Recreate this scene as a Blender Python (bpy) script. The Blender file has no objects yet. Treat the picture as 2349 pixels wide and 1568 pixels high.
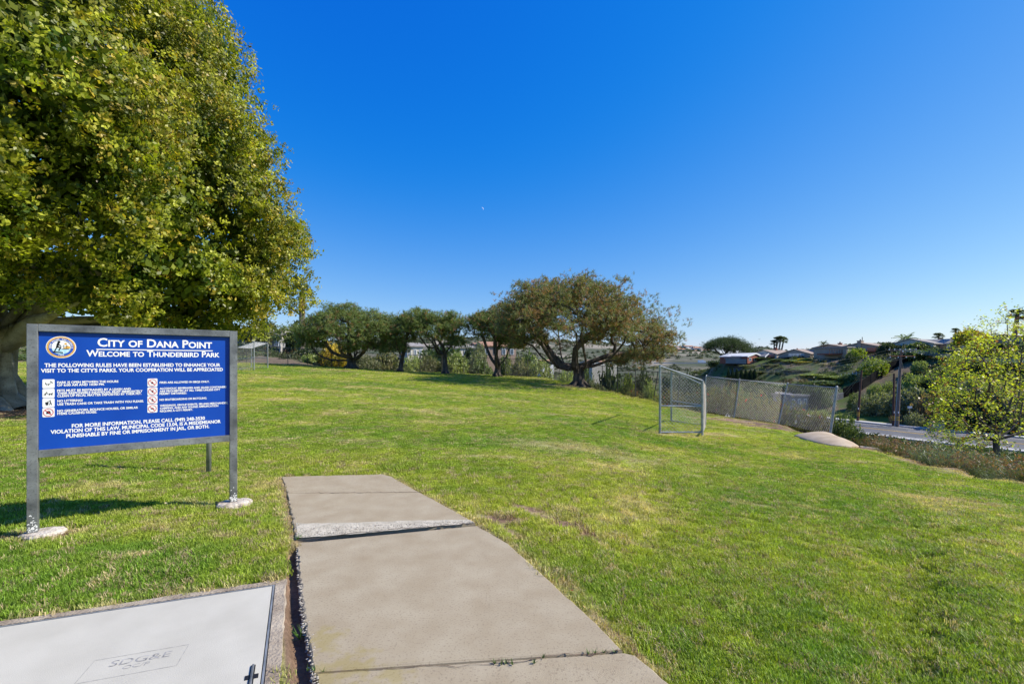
import bpy, bmesh, math, random
import numpy as np
from mathutils import Vector, Matrix, Euler

S = bpy.context.scene
COL = S.collection
random.seed(7)
rng = np.random.default_rng(11)

# ------------------------------------------------------------------ camera, light, exposure
EYE = 1.55                      # camera height above the turf it stands on
F, U0, VH = 1044.0, 1174.5, 833.0   # survey constants used to turn measured bearings into metres
cd = bpy.data.cameras.new('camera'); cam = bpy.data.objects.new('camera', cd); COL.objects.link(cam)
cam.location = (0, 0, EYE); cam.rotation_euler = (math.radians(90), 0, 0)
cd.lens = 16.0; cd.sensor_width = 36.0; cd.shift_y = 49.0/2349.0
cd.clip_start = 0.05; cd.clip_end = 9000
S.camera = cam

SUN_DIR = Vector((1.0, -0.06, 0)).normalized()*math.cos(math.radians(41)) + Vector((0, 0, math.sin(math.radians(41))))
W = bpy.data.worlds.new('World'); S.world = W; W.use_nodes = True
wn = W.node_tree; wn.nodes.clear()
sky = wn.nodes.new('ShaderNodeTexSky'); sky.sky_type = 'NISHITA'; sky.sun_disc = False
sky.sun_elevation = math.radians(41); sky.sun_rotation = math.atan2(SUN_DIR.x, SUN_DIR.y)
sky.altitude = 0; sky.air_density = 1.0; sky.dust_density = 0.25; sky.ozone_density = 3.0
# the photograph's colour response: a deep, saturated blue that pales evenly towards the horizon (same response over the whole sky)
KS = 0.1757
def _mth(op, a, b=None):
    n = wn.nodes.new('ShaderNodeMath'); n.operation = op
    for i, q in enumerate((a, b)):
        if q is None: continue
        if isinstance(q, (int, float)): n.inputs[i].default_value = q
        else: wn.links.new(q, n.inputs[i])
    return n.outputs[0]
sp = wn.nodes.new('ShaderNodeSeparateColor'); cb = wn.nodes.new('ShaderNodeCombineColor'); wn.links.new(sky.outputs[0], sp.inputs[0])
_r = _mth('SUBTRACT', _mth('MULTIPLY', sp.outputs[0], .80), .17/KS)
wn.links.new(_mth('MULTIPLY', _mth('ADD', _r, _mth('SQRT', _mth('ADD', _mth('MULTIPLY', _r, _r), (.03/KS)**2))), .5), cb.inputs[0])
wn.links.new(_mth('MAXIMUM', _mth('SUBTRACT', _mth('MULTIPLY', sp.outputs[1], .69), .02/KS), 0.0), cb.inputs[1])
wn.links.new(_mth('MULTIPLY', _mth('POWER', _mth('MULTIPLY', sp.outputs[2], KS), .33), .92/KS), cb.inputs[2])
bg = wn.nodes.new('ShaderNodeBackground'); bg.inputs['Strength'].default_value = 0.12
wo = wn.nodes.new('ShaderNodeOutputWorld')
wn.links.new(cb.outputs[0], bg.inputs[0]); wn.links.new(bg.outputs[0], wo.inputs[0])
sl = bpy.data.lights.new('sun', 'SUN'); sl.energy = 5.0; sl.angle = math.radians(0.5); sl.color = (1, 0.925, 0.80)
so = bpy.data.objects.new('sun', sl); COL.objects.link(so); so.rotation_euler = SUN_DIR.to_track_quat('Z', 'Y').to_euler()
S.view_settings.view_transform = 'Standard'; S.view_settings.look = 'None'
S.view_settings.gamma = 1.0; S.view_settings.exposure = 0.55; S.view_settings.use_curve_mapping = False
S.cycles.max_bounces = 6; S.cycles.diffuse_bounces = 3; S.cycles.glossy_bounces = 2
S.cycles.transmission_bounces = 4; S.cycles.transparent_max_bounces = 6

# ------------------------------------------------------------------ helpers
def P(u, v, d): return Vector(((u-U0)/F*d, d, EYE-(v-VH)/F*d))
def G(u, v, z):
    d = (EYE-z)*F/(v-VH); return Vector(((u-U0)/F*d, d, z))

def _h(ix, iy, iz, seed):
    n = (ix*374761393 + iy*668265263 + iz*2147483647 + seed*974634777) & 0xffffffff
    n = ((n ^ (n >> 13))*1274126177) & 0xffffffff
    return ((n ^ (n >> 16)) & 0xffff)/65535.0
def vn3(x, y, z, s, seed=0):
    x = np.asarray(x, float)/s; y = np.asarray(y, float)/s; z = np.asarray(z, float)/s
    x, y, z = np.broadcast_arrays(x, y, z)
    xi, yi, zi = [np.floor(a).astype(np.int64) for a in (x, y, z)]
    fx, fy, fz = x-xi, y-yi, z-zi
    fx, fy, fz = [a*a*(3-2*a) for a in (fx, fy, fz)]
    r = 0
    for a in (0, 1):
        for b in (0, 1):
            for c in (0, 1):
                r = r + _h(xi+a, yi+b, zi+c, seed)*(fx if a else 1-fx)*(fy if b else 1-fy)*(fz if c else 1-fz)
    return r
def vn(x, y, s, seed=0): return vn3(x, y, 0.0, s, seed)
def fb(x, y, s, seed=0): return 0.55*vn(x, y, s, seed)+0.3*vn(x, y, s/2.1, seed+5)+0.15*vn(x, y, s/4.3, seed+9)
def sstep(a, b, x): t = np.clip((x-a)/(b-a), 0, 1); return t*t*(3-2*t)
def mixc(a, b, t): return a*(1-t[..., None])+np.asarray(b)*t[..., None]

def tag(o, label=None, cat=None, group=None, kind=None):
    if label: o['label'] = label
    if cat: o['category'] = cat
    if group: o['group'] = group
    if kind: o['kind'] = kind
    return o
def empty(name, loc, rz=0.0, **k):
    o = bpy.data.objects.new(name, None); COL.objects.link(o); o.location = loc; o.rotation_euler = (0, 0, rz)
    return tag(o, **k)
def link(name, me, mats=(), parent=None, loc=None, rz=None):
    o = bpy.data.objects.new(name, me); COL.objects.link(o)
    if mats is not None:
        for m in (mats if isinstance(mats, (list, tuple)) else [mats]): me.materials.append(m)
    if parent: o.parent = parent
    if loc is not None: o.location = loc
    if rz is not None: o.rotation_euler = (0, 0, rz)
    return o
def copy_tree(o, parent=None):
    c = o.copy(); COL.objects.link(c); c.parent = parent
    for ch in list(o.children): copy_tree(ch, c)
    return c

class MB:
    """collects simple solids into one mesh"""
    def __init__(s): s.v = []; s.f = []; s.m = []; s.mi = 0
    def add(s, vs, fs):
        b = len(s.v); s.v += [tuple(p) for p in vs]; s.f += [tuple(b+i for i in f) for f in fs]; s.m += [s.mi]*len(fs); return s
    def box(s, x0, y0, z0, x1, y1, z1, M=None):
        vs = [Vector((x, y, z)) for z in (z0, z1) for x, y in ((x0, y0), (x1, y0), (x1, y1), (x0, y1))]
        if M is not None: vs = [M @ p for p in vs]
        return s.add(vs, [(3, 2, 1, 0), (4, 5, 6, 7), (0, 1, 5, 4), (1, 2, 6, 5), (2, 3, 7, 6), (3, 0, 4, 7)])
    def tube(s, a, b, r0, r1=None, n=8, caps=True):
        a = Vector(a); b = Vector(b); r1 = r0 if r1 is None else r1
        t = (b-a); 
        if t.length < 1e-6: return s
        t.normalize(); q = t.orthogonal().normalized(); w = t.cross(q)
        vs = [a+(q*math.cos(2*math.pi*i/n)+w*math.sin(2*math.pi*i/n))*r0 for i in range(n)]
        vs += [b+(q*math.cos(2*math.pi*i/n)+w*math.sin(2*math.pi*i/n))*r1 for i in range(n)]
        fs = [(i, (i+1) % n, n+(i+1) % n, n+i) for i in range(n)]
        if caps: fs += [tuple(range(n-1, -1, -1)), tuple(range(n, 2*n))]
        return s.add(vs, fs)
    def poly(s, pts, ex=None):
        """flat polygon, or a prism when ex is a Vector"""
        n = len(pts); pts = [Vector(p) for p in pts]
        if ex is None: return s.add(pts, [tuple(range(n))])
        vs = pts+[p+ex for p in pts]
        return s.add(vs, [tuple(range(n-1, -1, -1)), tuple(range(n, 2*n))]+[(i, (i+1) % n, n+(i+1) % n, n+i) for i in range(n)])
    def mesh(s, name, smooth=False):
        me = bpy.data.meshes.new(name); me.from_pydata(s.v, [], s.f); me.polygons.foreach_set('material_index', s.m)
        bm = bmesh.new(); bm.from_mesh(me); bmesh.ops.recalc_face_normals(bm, faces=bm.faces); bm.to_mesh(me); bm.free()
        if smooth: me.polygons.foreach_set('use_smooth', [True]*len(me.polygons))
        me.update(); return me
    def build(s, name, mats, parent=None, loc=None, rz=None, smooth=False, bevel=0):
        o = link(name, s.mesh(name, smooth), mats, parent, loc, rz)
        if bevel:
            b = o.modifiers.new('bevel', 'BEVEL'); b.width = bevel; b.segments = 2; b.limit_method = 'ANGLE'
        return o

# ------------------------------------------------------------------ materials
def _nt(name):
    m = bpy.data.materials.new(name); m.use_nodes = True
    return m, m.node_tree, m.node_tree.nodes, m.node_tree.links, m.node_tree.nodes['Principled BSDF']
def mat(name, c1, c2=None, scale=4.0, rough=0.8, bump=0.0, bscale=40.0, metal=0.0, detail=6, spec=0.4, lo=0.35, hi=0.65, coord='Object', stretch=None, speck=None):
    m, nt, N, L, b = _nt(name)
    b.inputs['Roughness'].default_value = rough; b.inputs['Metallic'].default_value = metal
    b.inputs['Specular IOR Level'].default_value = spec
    tc = N.new('ShaderNodeTexCoord'); vec = tc.outputs[coord]
    if stretch:
        mp = N.new('ShaderNodeMapping'); mp.inputs['Scale'].default_value = stretch; L.new(vec, mp.inputs[0]); vec = mp.outputs[0]
    if c2 is None: b.inputs['Base Color'].default_value = (*c1, 1)
    else:
        n = N.new('ShaderNodeTexNoise'); n.inputs['Scale'].default_value = scale; n.inputs['Detail'].default_value = detail
        r = N.new('ShaderNodeValToRGB'); r.color_ramp.elements[0].position = lo; r.color_ramp.elements[1].position = hi
        r.color_ramp.elements[0].color = (*c1, 1); r.color_ramp.elements[1].color = (*c2, 1)
        L.new(vec, n.inputs['Vector']); L.new(n.outputs['Fac'], r.inputs[0]); out = r.outputs[0]
        if speck:
            sc, amt, colr = speck
            n2 = N.new('ShaderNodeTexNoise'); n2.inputs['Scale'].default_value = sc; n2.inputs['Detail'].default_value = 3
            r2 = N.new('ShaderNodeValToRGB'); r2.color_ramp.elements[0].position = 0.56; r2.color_ramp.elements[1].position = 0.66
            r2.color_ramp.elements[0].color = (0, 0, 0, 1); r2.color_ramp.elements[1].color = (amt, amt, amt, 1)
            mx = N.new('ShaderNodeMix'); mx.data_type = 'RGBA'; mx.inputs[7].default_value = (*colr, 1)
            L.new(vec, n2.inputs['Vector']); L.new(n2.outputs['Fac'], r2.inputs[0]); L.new(r2.outputs[0], mx.inputs[0]); L.new(out, mx.inputs[6]); out = mx.outputs[2]
        L.new(out, b.inputs['Base Color'])
    if bump:
        n3 = N.new('ShaderNodeTexNoise'); n3.inputs['Scale'].default_value = bscale; n3.inputs['Detail'].default_value = 5
        bp = N.new('ShaderNodeBump'); bp.inputs['Strength'].default_value = bump; bp.inputs['Distance'].default_value = 0.02
        L.new(vec, n3.inputs['Vector']); L.new(n3.outputs['Fac'], bp.inputs['Height']); L.new(bp.outputs[0], b.inputs['Normal'])
    return m
def leafmat(name, inst=False, rough=0.45, trans=0.35, spec=0.4):
    """colour comes from the 'tint' attribute stored on the leaves, times the object's own colour"""
    m, nt, N, L, b = _nt(name)
    a = N.new('ShaderNodeAttribute'); a.attribute_name = 'tint'
    if inst: a.attribute_type = 'INSTANCER'
    oi = N.new('ShaderNodeObjectInfo')
    geo = N.new('ShaderNodeNewGeometry')
    mp = N.new('ShaderNodeMapRange'); mp.inputs[3].default_value = 0.6; mp.inputs[4].default_value = 1.4
    L.new(geo.outputs['Random Per Island'], mp.inputs[0])
    v = N.new('ShaderNodeVectorMath'); v.operation = 'SCALE'
    L.new(a.outputs['Color'], v.inputs[0]); L.new(mp.outputs[0], v.inputs['Scale'])
    out = v.outputs[0]
    if not inst:
        w = N.new('ShaderNodeVectorMath'); w.operation = 'MULTIPLY'
        L.new(out, w.inputs[0]); L.new(oi.outputs['Color'], w.inputs[1]); out = w.outputs[0]
    L.new(out, b.inputs['Base Color']); b.inputs['Roughness'].default_value = rough; b.inputs['Specular IOR Level'].default_value = spec
    t = N.new('ShaderNodeBsdfTranslucent'); mix = N.new('ShaderNodeMixShader'); mix.inputs[0].default_value = trans
    g2 = N.new('ShaderNodeVectorMath'); g2.operation = 'MULTIPLY'; g2.inputs[1].default_value = (1.5, 1.6, 0.6)
    L.new(out, g2.inputs[0]); L.new(g2.outputs[0], t.inputs[0])
    L.new(b.outputs[0], mix.inputs[1]); L.new(t.outputs[0], mix.inputs[2]); L.new(mix.outputs[0], N['Material Output'].inputs[0])
    return m

M = {}
M['leaf'] = leafmat('leaf'); M['leaf_fig'] = leafmat('fig_leaf', False, 0.42, 0.38, 0.35)
M['needle'] = leafmat('needle', False, 0.5, 0.28, 0.3); M['blade'] = leafmat('grass_blade', True, 0.5, 0.3, 0.3)
M['galv'] = mat('galvanised_steel', (0.24, 0.26, 0.27), (0.40, 0.42, 0.43), 9, 0.45, metal=0.55, spec=0.5)
M['signmetal'] = mat('weathered_steel', (0.10, 0.105, 0.11), (0.31, 0.32, 0.32), 5, 0.42, bump=0.08, bscale=30, metal=0.45, lo=0.3, hi=0.7, speck=(60, 0.5, (0.06, 0.06, 0.06)))
M['wire'] = mat('chain_wire', (0.42, 0.42, 0.40), (0.55, 0.55, 0.52), 12, 0.45, metal=0.4)
M['wire_dark'] = mat('dull_wire', (0.10, 0.10, 0.09), (0.16, 0.15, 0.13), 9, 0.6, metal=0.3)
M['darkpost'] = mat('dark_post', (0.045, 0.045, 0.045), (0.09, 0.085, 0.08), 8, 0.6, metal=0.3)
M['blue'] = mat('blue_enamel', (0.003, 0.050, 0.34), (0.004, 0.060, 0.38), 3, 0.4, spec=0.35)
M['white'] = mat('white_paint', (0.80, 0.80, 0.78), rough=0.5)
M['letter'] = mat('white_lettering', (0.84, 0.84, 0.82), rough=0.5)
M['black'] = mat('black_print', (0.012, 0.012, 0.014), rough=0.5)
M['red'] = mat('red_print', (0.60, 0.015, 0.02), rough=0.5)
M['gold'] = mat('gold_print', (0.72, 0.42, 0.08), (0.60, 0.30, 0.05), 60, 0.5)
M['cyan'] = mat('cyan_print', (0.25, 0.55, 0.75), (0.6, 0.75, 0.8), 50, 0.5)
M['concrete'] = mat('old_concrete', (0.315, 0.25, 0.16), (0.425, 0.365, 0.26), 4.0, 0.9, detail=15, bump=0.45, bscale=420, coord='Object', speck=(85, 0.5, (0.17, 0.13, 0.09)), lo=0.2, hi=0.8)
M['concrete_lt'] = mat('exposed_aggregate', (0.42, 0.375, 0.29), (0.58, 0.53, 0.43), 9, 0.95, bump=0.9, bscale=70, speck=(55, 0.7, (0.17, 0.18, 0.18)))
M['collar'] = mat('collar_concrete', (0.24, 0.19, 0.14), (0.42, 0.36, 0.28), 5, 0.95, bump=0.7, bscale=60, speck=(90, 0.4, (0.13, 0.11, 0.09)))
M['lid'] = mat('polymer_lid', (0.44, 0.42, 0.355), (0.50, 0.48, 0.41), 3, 0.7, bump=0.25, bscale=260, speck=(190, 0.25, (0.30, 0.29, 0.27)))
M['lidmark'] = mat('lid_marking', (0.15, 0.15, 0.15), (0.42, 0.41, 0.39), 30, 0.8)
M['footing'] = mat('footing_concrete', (0.33, 0.27, 0.21), (0.54, 0.50, 0.44), 14, 0.95, bump=0.7, bscale=60, speck=(50, 0.5, (0.17, 0.10, 0.08)))
M['mound'] = mat('tan_concrete', (0.37, 0.285, 0.19), (0.47, 0.38, 0.27), 2.5, 0.92, bump=0.4, bscale=60, speck=(40, 0.3, (0.27, 0.22, 0.17)))
M['pebble'] = mat('pebble', (0.20, 0.18, 0.15), (0.62, 0.56, 0.46), 26, 0.9, detail=1, lo=0.35, hi=0.75)
M['bark_fig'] = mat('fig_bark', (0.26, 0.235, 0.20), (0.52, 0.48, 0.42), 3.0, 0.85, bump=0.4, bscale=14, speck=(30, 0.5, (0.09, 0.08, 0.07)))
M['bark_pine'] = mat('pine_bark', (0.045, 0.035, 0.03), (0.15, 0.12, 0.10), 5.0, 0.95, bump=1.0, bscale=9, stretch=(1, 1, 0.3))
M['bark_pale'] = mat('pale_bark', (0.34, 0.31, 0.28), (0.6, 0.57, 0.52), 3.0, 0.85)
M['bark_grey'] = mat('grey_twig', (0.20, 0.18, 0.17), (0.33, 0.30, 0.29), 4, 0.9)
M['bark_young'] = mat('young_bark', (0.06, 0.05, 0.045), (0.14, 0.11, 0.09), 4, 0.9)
M['palmtrunk'] = mat('palm_trunk', (0.10, 0.08, 0.065), (0.20, 0.17, 0.14), 6, 0.95, bump=0.8, bscale=10)
M['polewood'] = mat('pole_wood', (0.075, 0.035, 0.024), (0.15, 0.075, 0.05), 3, 0.85, stretch=(6, 6, 0.4))
M['polewood_lt'] = mat('weathered_pole_wood', (0.15, 0.10, 0.075), (0.26, 0.19, 0.145), 3, 0.85, stretch=(6, 6, 0.4))
M['yellow'] = mat('yellow_paint', (0.72, 0.45, 0.05), rough=0.6)
M['asphalt'] = mat('asphalt', (0.075, 0.078, 0.082), (0.115, 0.115, 0.118), 0.35, 0.85, bump=0.3, bscale=30)
M['kerb'] = mat('pavement_concrete', (0.36, 0.35, 0.33), (0.46, 0.45, 0.42), 0.8, 0.9)
M['roof_white'] = mat('pale_roof', (0.55, 0.56, 0.57), (0.65, 0.65, 0.65), 0.5, 0.8)
M['roof_brown'] = mat('brown_shingle', (0.24, 0.185, 0.145), (0.34, 0.275, 0.225), 1.2, 0.9, stretch=(1, 1, 5))
M['roof_grey'] = mat('grey_shingle', (0.22, 0.205, 0.19), (0.31, 0.29, 0.265), 1.2, 0.9, stretch=(1, 1, 5))
M['roof_tile'] = mat('clay_tile', (0.28, 0.15, 0.09), (0.40, 0.23, 0.15), 1.0, 0.9, stretch=(3, 1, 1))
M['wall_cream'] = mat('cream_stucco', (0.52, 0.48, 0.40), (0.58, 0.54, 0.46), 0.6, 0.9)
M['wall_tan'] = mat('tan_stucco', (0.33, 0.27, 0.21), (0.38, 0.31, 0.25), 0.6, 0.9)
M['wall_pink'] = mat('pink_stucco', (0.36, 0.25, 0.19), (0.41, 0.29, 0.22), 0.6, 0.9)
M['wall_white'] = mat('white_stucco', (0.68, 0.68, 0.66), (0.76, 0.75, 0.73), 0.6, 0.9)
M['wall_grey'] = mat('grey_siding', (0.17, 0.17, 0.175), (0.22, 0.22, 0.22), 0.6, 0.9)
M['brick'] = mat('red_brick', (0.22, 0.065, 0.04), (0.33, 0.12, 0.08), 3, 0.9)
M['redwood'] = mat('red_deck_wood', (0.33, 0.10, 0.055), (0.45, 0.17, 0.09), 2, 0.8)
M['brownwood'] = mat('brown_wood', (0.12, 0.08, 0.06), (0.19, 0.13, 0.10), 2, 0.85)
M['glass'] = mat('window_glass', (0.06, 0.09, 0.12), rough=0.08, spec=0.9)
M['glass_bl'] = mat('bright_glass', (0.30, 0.42, 0.52), rough=0.1, spec=0.9)
M['screen'] = mat('black_screen', (0.006, 0.006, 0.007), (0.014, 0.014, 0.015), 0.6, 0.98, spec=0.05)
M['wallgrey'] = mat('grey_block_wall', (0.17, 0.165, 0.16), (0.26, 0.25, 0.24), 0.5, 0.9)
M['soil'] = mat('soil', (0.07, 0.045, 0.03), (0.15, 0.10, 0.07), 8, 0.95, bump=0.8, bscale=40)
M['moon'] = mat('moon_crescent', (0.8, 0.8, 0.8))
_b = M['moon'].node_tree.nodes['Principled BSDF']; _b.inputs['Emission Color'].default_value = (0.8, 0.85, 1, 1); _b.inputs['Emission Strength'].default_value = 0.35  # weak glow stands in for sunlight on the crescent

# moss stains on the path slabs, two patches with ragged edges
_m = M['concrete'].node_tree; _N, _L = _m.nodes, _m.links; _bs = _N['Principled BSDF']; _src = _bs.inputs['Base Color'].links[0].from_socket
_tc = _N.new('ShaderNodeTexCoord'); _no = _N.new('ShaderNodeTexNoise'); _no.inputs['Scale'].default_value = 14; _no.inputs['Detail'].default_value = 9; _L.new(_tc.outputs['Object'], _no.inputs[0]); _acc = None
def _n2(op, a, b):
    n = _N.new('ShaderNodeMath'); n.operation = op
    for i, q in enumerate((a, b)):
        if isinstance(q, (int, float)): n.inputs[i].default_value = q
        else: _L.new(q, n.inputs[i])
    return n.outputs[0]
for _u, _v, _rr in ((745, 1465, .17), (800, 1530, .22), (735, 1550, .2), (900, 1548, .16)):
    _c = G(_u, _v, 0.0); _dv = _N.new('ShaderNodeVectorMath'); _dv.operation = 'DISTANCE'; _dv.inputs[1].default_value = _c; _L.new(_tc.outputs['Object'], _dv.inputs[0])
    _f = _n2('SUBTRACT', 1.0, _n2('DIVIDE', _dv.outputs['Value'], _rr)); _acc = _f if _acc is None else _n2('MAXIMUM', _acc, _f)
_f = _n2('MULTIPLY', _n2('SUBTRACT', _n2('ADD', _n2('MULTIPLY', _acc, .35), _no.outputs['Fac']), .60), 6.0); _cl = _N.new('ShaderNodeClamp'); _L.new(_f, _cl.inputs[0])
_fm = _n2('MULTIPLY', _n2('MULTIPLY', _cl.outputs[0], .42), _n2('GREATER_THAN', _acc, 0.0))
_mx = _N.new('ShaderNodeMix'); _mx.data_type = 'RGBA'; _L.new(_fm, _mx.inputs[0]); _L.new(_src, _mx.inputs[6]); _mx.inputs[7].default_value = (.30, .24, .045, 1); _L.new(_mx.outputs[2], _bs.inputs['Base Color'])

# ------------------------------------------------------------------ terrain heights (bearing column -> distance, height relative to the lens)
COLS = [
 (-900, [(1,-1.55),(6,-1.5),(13,-1.3),(32,-.3),(50,.3),(70,1.5),(120,3),(400,10),(1000,30),(3000,40)]),
 (0, [(1,-1.55),(5,-1.55),(12,-1.2),(32,-.35),(48,.1),(52,1.0),(60,2.0),(120,3),(400,8),(1000,30),(3000,40)]),
 (583, [(1,-1.55),(6.4,-1.56),(12,-1.35),(20,-1.0),(32,-.49),(47.5,.03),(49,.05),(56,1.5),(64,2.2),(100,2.5),(400,8),(1000,40),(3000,60)]),
 (706, [(1,-1.55),(6.4,-1.56),(14,-1.35),(32,-.75),(47.8,-.27),(50,-.2),(60,.6),(70,1.2),(100,2),(400,8),(1000,40),(3000,60)]),
 (819, [(1,-1.55),(6.4,-1.56),(20,-1.25),(32,-.9),(47.8,-.55),(50,-.8),(60,-1.5),(75,-1),(90,.3),(130,.5),(400,5),(1000,50),(1400,75),(3000,60)]),
 (965, [(1,-1.55),(6.4,-1.57),(20,-1.45),(35,-1.2),(49,-.91),(52,-1.4),(62,-2.2),(75,-1.2),(90,0.3),(140,0),(300,-3),(700,15),(1200,58),(1600,92),(3000,60)]),
 (1111, [(1,-1.55),(6.4,-1.57),(20,-1.6),(35,-1.4),(49,-1.17),(52,-1.9),(64,-3.2),(80,-1.5),(92,-.2),(140,-1),(300,-6),(600,5),(1200,64),(1500,80),(3000,60)]),
 (1261, [(1,-1.55),(6.4,-1.6),(20,-1.8),(35,-1.65),(47,-1.51),(50,-2.6),(60,-4.5),(90,-7),(200,-11),(400,-9),(700,9),(1200,63),(1500,75),(3000,50)]),
 (1328, [(1,-1.55),(6.4,-1.62),(20,-1.85),(36,-1.72),(43,-1.85),(46,-3),(60,-6),(90,-9),(250,-12),(450,-9),(700,5),(1200,58),(1500,70),(3000,50)]),
 (1417, [(1,-1.55),(6.4,-1.7),(13.5,-1.95),(25,-2.1),(33.5,-2.11),(36,-2.8),(50,-6.5),(90,-11),(300,-13),(450,-9),(700,4),(1200,50),(1500,58),(3000,50)]),
 (1457, [(1,-1.55),(6.4,-1.75),(13.5,-2.0),(22,-2.15),(30,-2.21),(32,-2.8),(45,-6.5),(90,-11),(300,-13),(450,-8),(650,0),(1000,38),(1300,47),(3000,40)]),
 (1500, [(1,-1.55),(6.4,-1.8),(13.5,-2.07),(20,-2.25),(28.5,-2.28),(30.5,-3.1),(45,-7.5),(90,-11),(250,-13),(420,-9),(560,-1),(900,28),(1300,46),(3000,40)]),
 (1558, [(1,-1.55),(6.4,-1.82),(13.5,-2.12),(20,-2.35),(25,-2.4),(27,-3.4),(45,-8),(90,-11),(200,-13),(420,-10),(560,-1),(900,24),(1300,43),(3000,30)]),
 (1600, [(1,-1.55),(6.4,-1.84),(13.5,-2.2),(20,-2.45),(24,-2.5),(26,-3.4),(45,-8.2),(90,-11),(140,-11),(175,-9),(195,-4.4),(220,-7),(300,-12),(420,-10),(560,-1),(900,24),(1200,34),(3000,30)]),
 (1640, [(1,-1.55),(6.4,-1.85),(13.5,-2.22),(22.8,-2.5),(25,-3.4),(45,-8.2),(90,-11),(125,-10.5),(145,-5),(165,.2),(180,0),(260,-8),(420,-10),(560,-2),(1000,27),(3000,30)]),
 (1667, [(1,-1.55),(6.4,-1.86),(13.5,-2.24),(22.2,-2.55),(24,-3.4),(45,-8.4),(90,-11),(118,-10.2),(140,-4),(152,2.1),(175,2.3),(250,2),(500,0),(3000,30)]),
 (1740, [(1,-1.55),(6.4,-1.88),(13.5,-2.3),(21,-2.62),(23,-3.5),(45,-8.7),(90,-11),(108,-9.5),(128,-3),(142,1.9),(170,2.2),(300,2),(2000,50),(3000,85)]),
 (1800, [(1,-1.55),(6.4,-1.9),(13.5,-2.35),(20,-2.66),(22,-3.6),(45,-9),(85,-10.6),(100,-8.5),(120,-2),(132,1.7),(160,2),(300,2),(3000,40)]),
 (1911, [(1,-1.55),(6.4,-1.95),(12,-2.3),(15,-2.6),(17,-2.68),(18.5,-3.3),(40,-8.5),(70,-10.05),(84,-10.2),(95,-8.6),(110,-3),(122,1.7),(150,2.2),(3000,40)]),
 (2010, [(1,-1.55),(6.4,-1.98),(12,-2.35),(14,-2.55),(14.6,-2.75),(20,-4.6),(40,-8.8),(66,-10.05),(80,-10),(92,-7),(105,-1),(114,2.7),(140,3),(3000,40)]),
 (2100, [(1,-1.55),(6.4,-2.0),(11.9,-2.5),(12.4,-2.75),(18,-4.6),(40,-8.9),(60,-10.05),(74,-10),(84,-7.5),(98,-1),(106,3.1),(130,3.5),(3000,40)]),
 (2200, [(1,-1.55),(4,-1.75),(6.4,-2.0),(10.6,-2.4),(11.2,-2.8),(17,-4.8),(40,-9),(55,-10.05),(68,-10),(80,-6),(94,1),(100,3.5),(130,4),(3000,40)]),
 (2349, [(1,-1.55),(2.2,-1.6),(4,-1.8),(8.8,-2.25),(9.4,-2.7),(14,-5),(30,-8.5),(48,-10.05),(62,-10),(74,-5),(86,2),(92,4.6),(130,5),(3000,40)]),
 (2700, [(1,-1.55),(2.2,-1.65),(4,-1.85),(7,-2.2),(7.6,-2.7),(14,-6),(30,-9),(40,-10.05),(55,-10),(66,-4),(78,4),(84,6),(3000,40)]),
]
TT = np.linspace(-2.0, 1.46, 520); LD = np.linspace(math.log(1.0), math.log(3000), 520)
_ct = np.array([(u-U0)/F for u, _ in COLS])
_prof = np.array([np.interp(LD, [math.log(a) for a, b in c], [b for a, b in c]) for _, c in COLS])
ZG = np.stack([np.interp(TT, _ct, _prof[:, j]) for j in range(len(LD))], 1)
k = np.exp(-0.5*(np.arange(-4, 5)/1.8)**2); k /= k.sum()
ZG = np.apply_along_axis(lambda r: np.convolve(np.pad(r, 4, 'edge'), k, 'valid'), 0, ZG)
ZG = np.apply_along_axis(lambda r: np.convolve(np.pad(r, 4, 'edge'), np.array([0, 0, 0, .25, .5, .25, 0, 0, 0]), 'valid'), 1, ZG)

ROAD_FAR = [(44,106),(48,98),(55,88),(58.2,79),(61.3,72.3),(64.6,65.8),(68.4,60.8),(76,50),(86,38),(96,24),(104,6)]
def pl_dist(x, y, pl):
    best = np.full(np.shape(x), 1e9)
    for (ax, ay), (bx, by) in zip(pl[:-1], pl[1:]):
        dx, dy = bx-ax, by-ay; t = np.clip(((x-ax)*dx+(y-ay)*dy)/(dx*dx+dy*dy), 0, 1)
        best = np.minimum(best, np.hypot(x-ax-t*dx, y-ay-t*dy))
    return best
def inpoly(x, y, pl):
    c = np.zeros(np.shape(x), bool); n = len(pl)
    for i in range(n):
        (x0, y0), (x1, y1) = pl[i], pl[(i+1) % n]
        if y0 == y1: continue
        h = ((y0 > y) != (y1 > y)) & (x < (x1-x0)*(y-y0)/(y1-y0)+x0); c ^= h
    return c
def offset_line(pl, w):
    out = []
    for i in range(len(pl)):
        a = Vector(pl[max(i-1, 0)]); b = Vector(pl[min(i+1, len(pl)-1)]); t = (b-a).normalized()
        out.append((pl[i][0]+t.y*w, pl[i][1]-t.x*w))
    return out
def UD(u, d): return ((u-U0)/F*d, d)
EDGE = [(-150, 48), (-60, 48)]+[UD(u, d) for u, d in [(300,48),(583,48),(820,48),(1159,49),(1261,47.3),(1302,45.3),(1350,41.3),(1381,37.8),(1417,33.8),(1457,30.3),(1500,28.6),(1558,25.5),(1617,23.3),(1684,21.9),(1786,20.1),(1911,17.1),(1965,13.8),(2100,12.0),(2200,10.6),(2349,8.9),(2700,7.3)]]+[(14, 2), (17, -8), (22, -60)]
LAWN = EDGE+[(-150, -60)]
ROAD_MID = offset_line(ROAD_FAR, 6.5)   # towards the camera side

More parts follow.
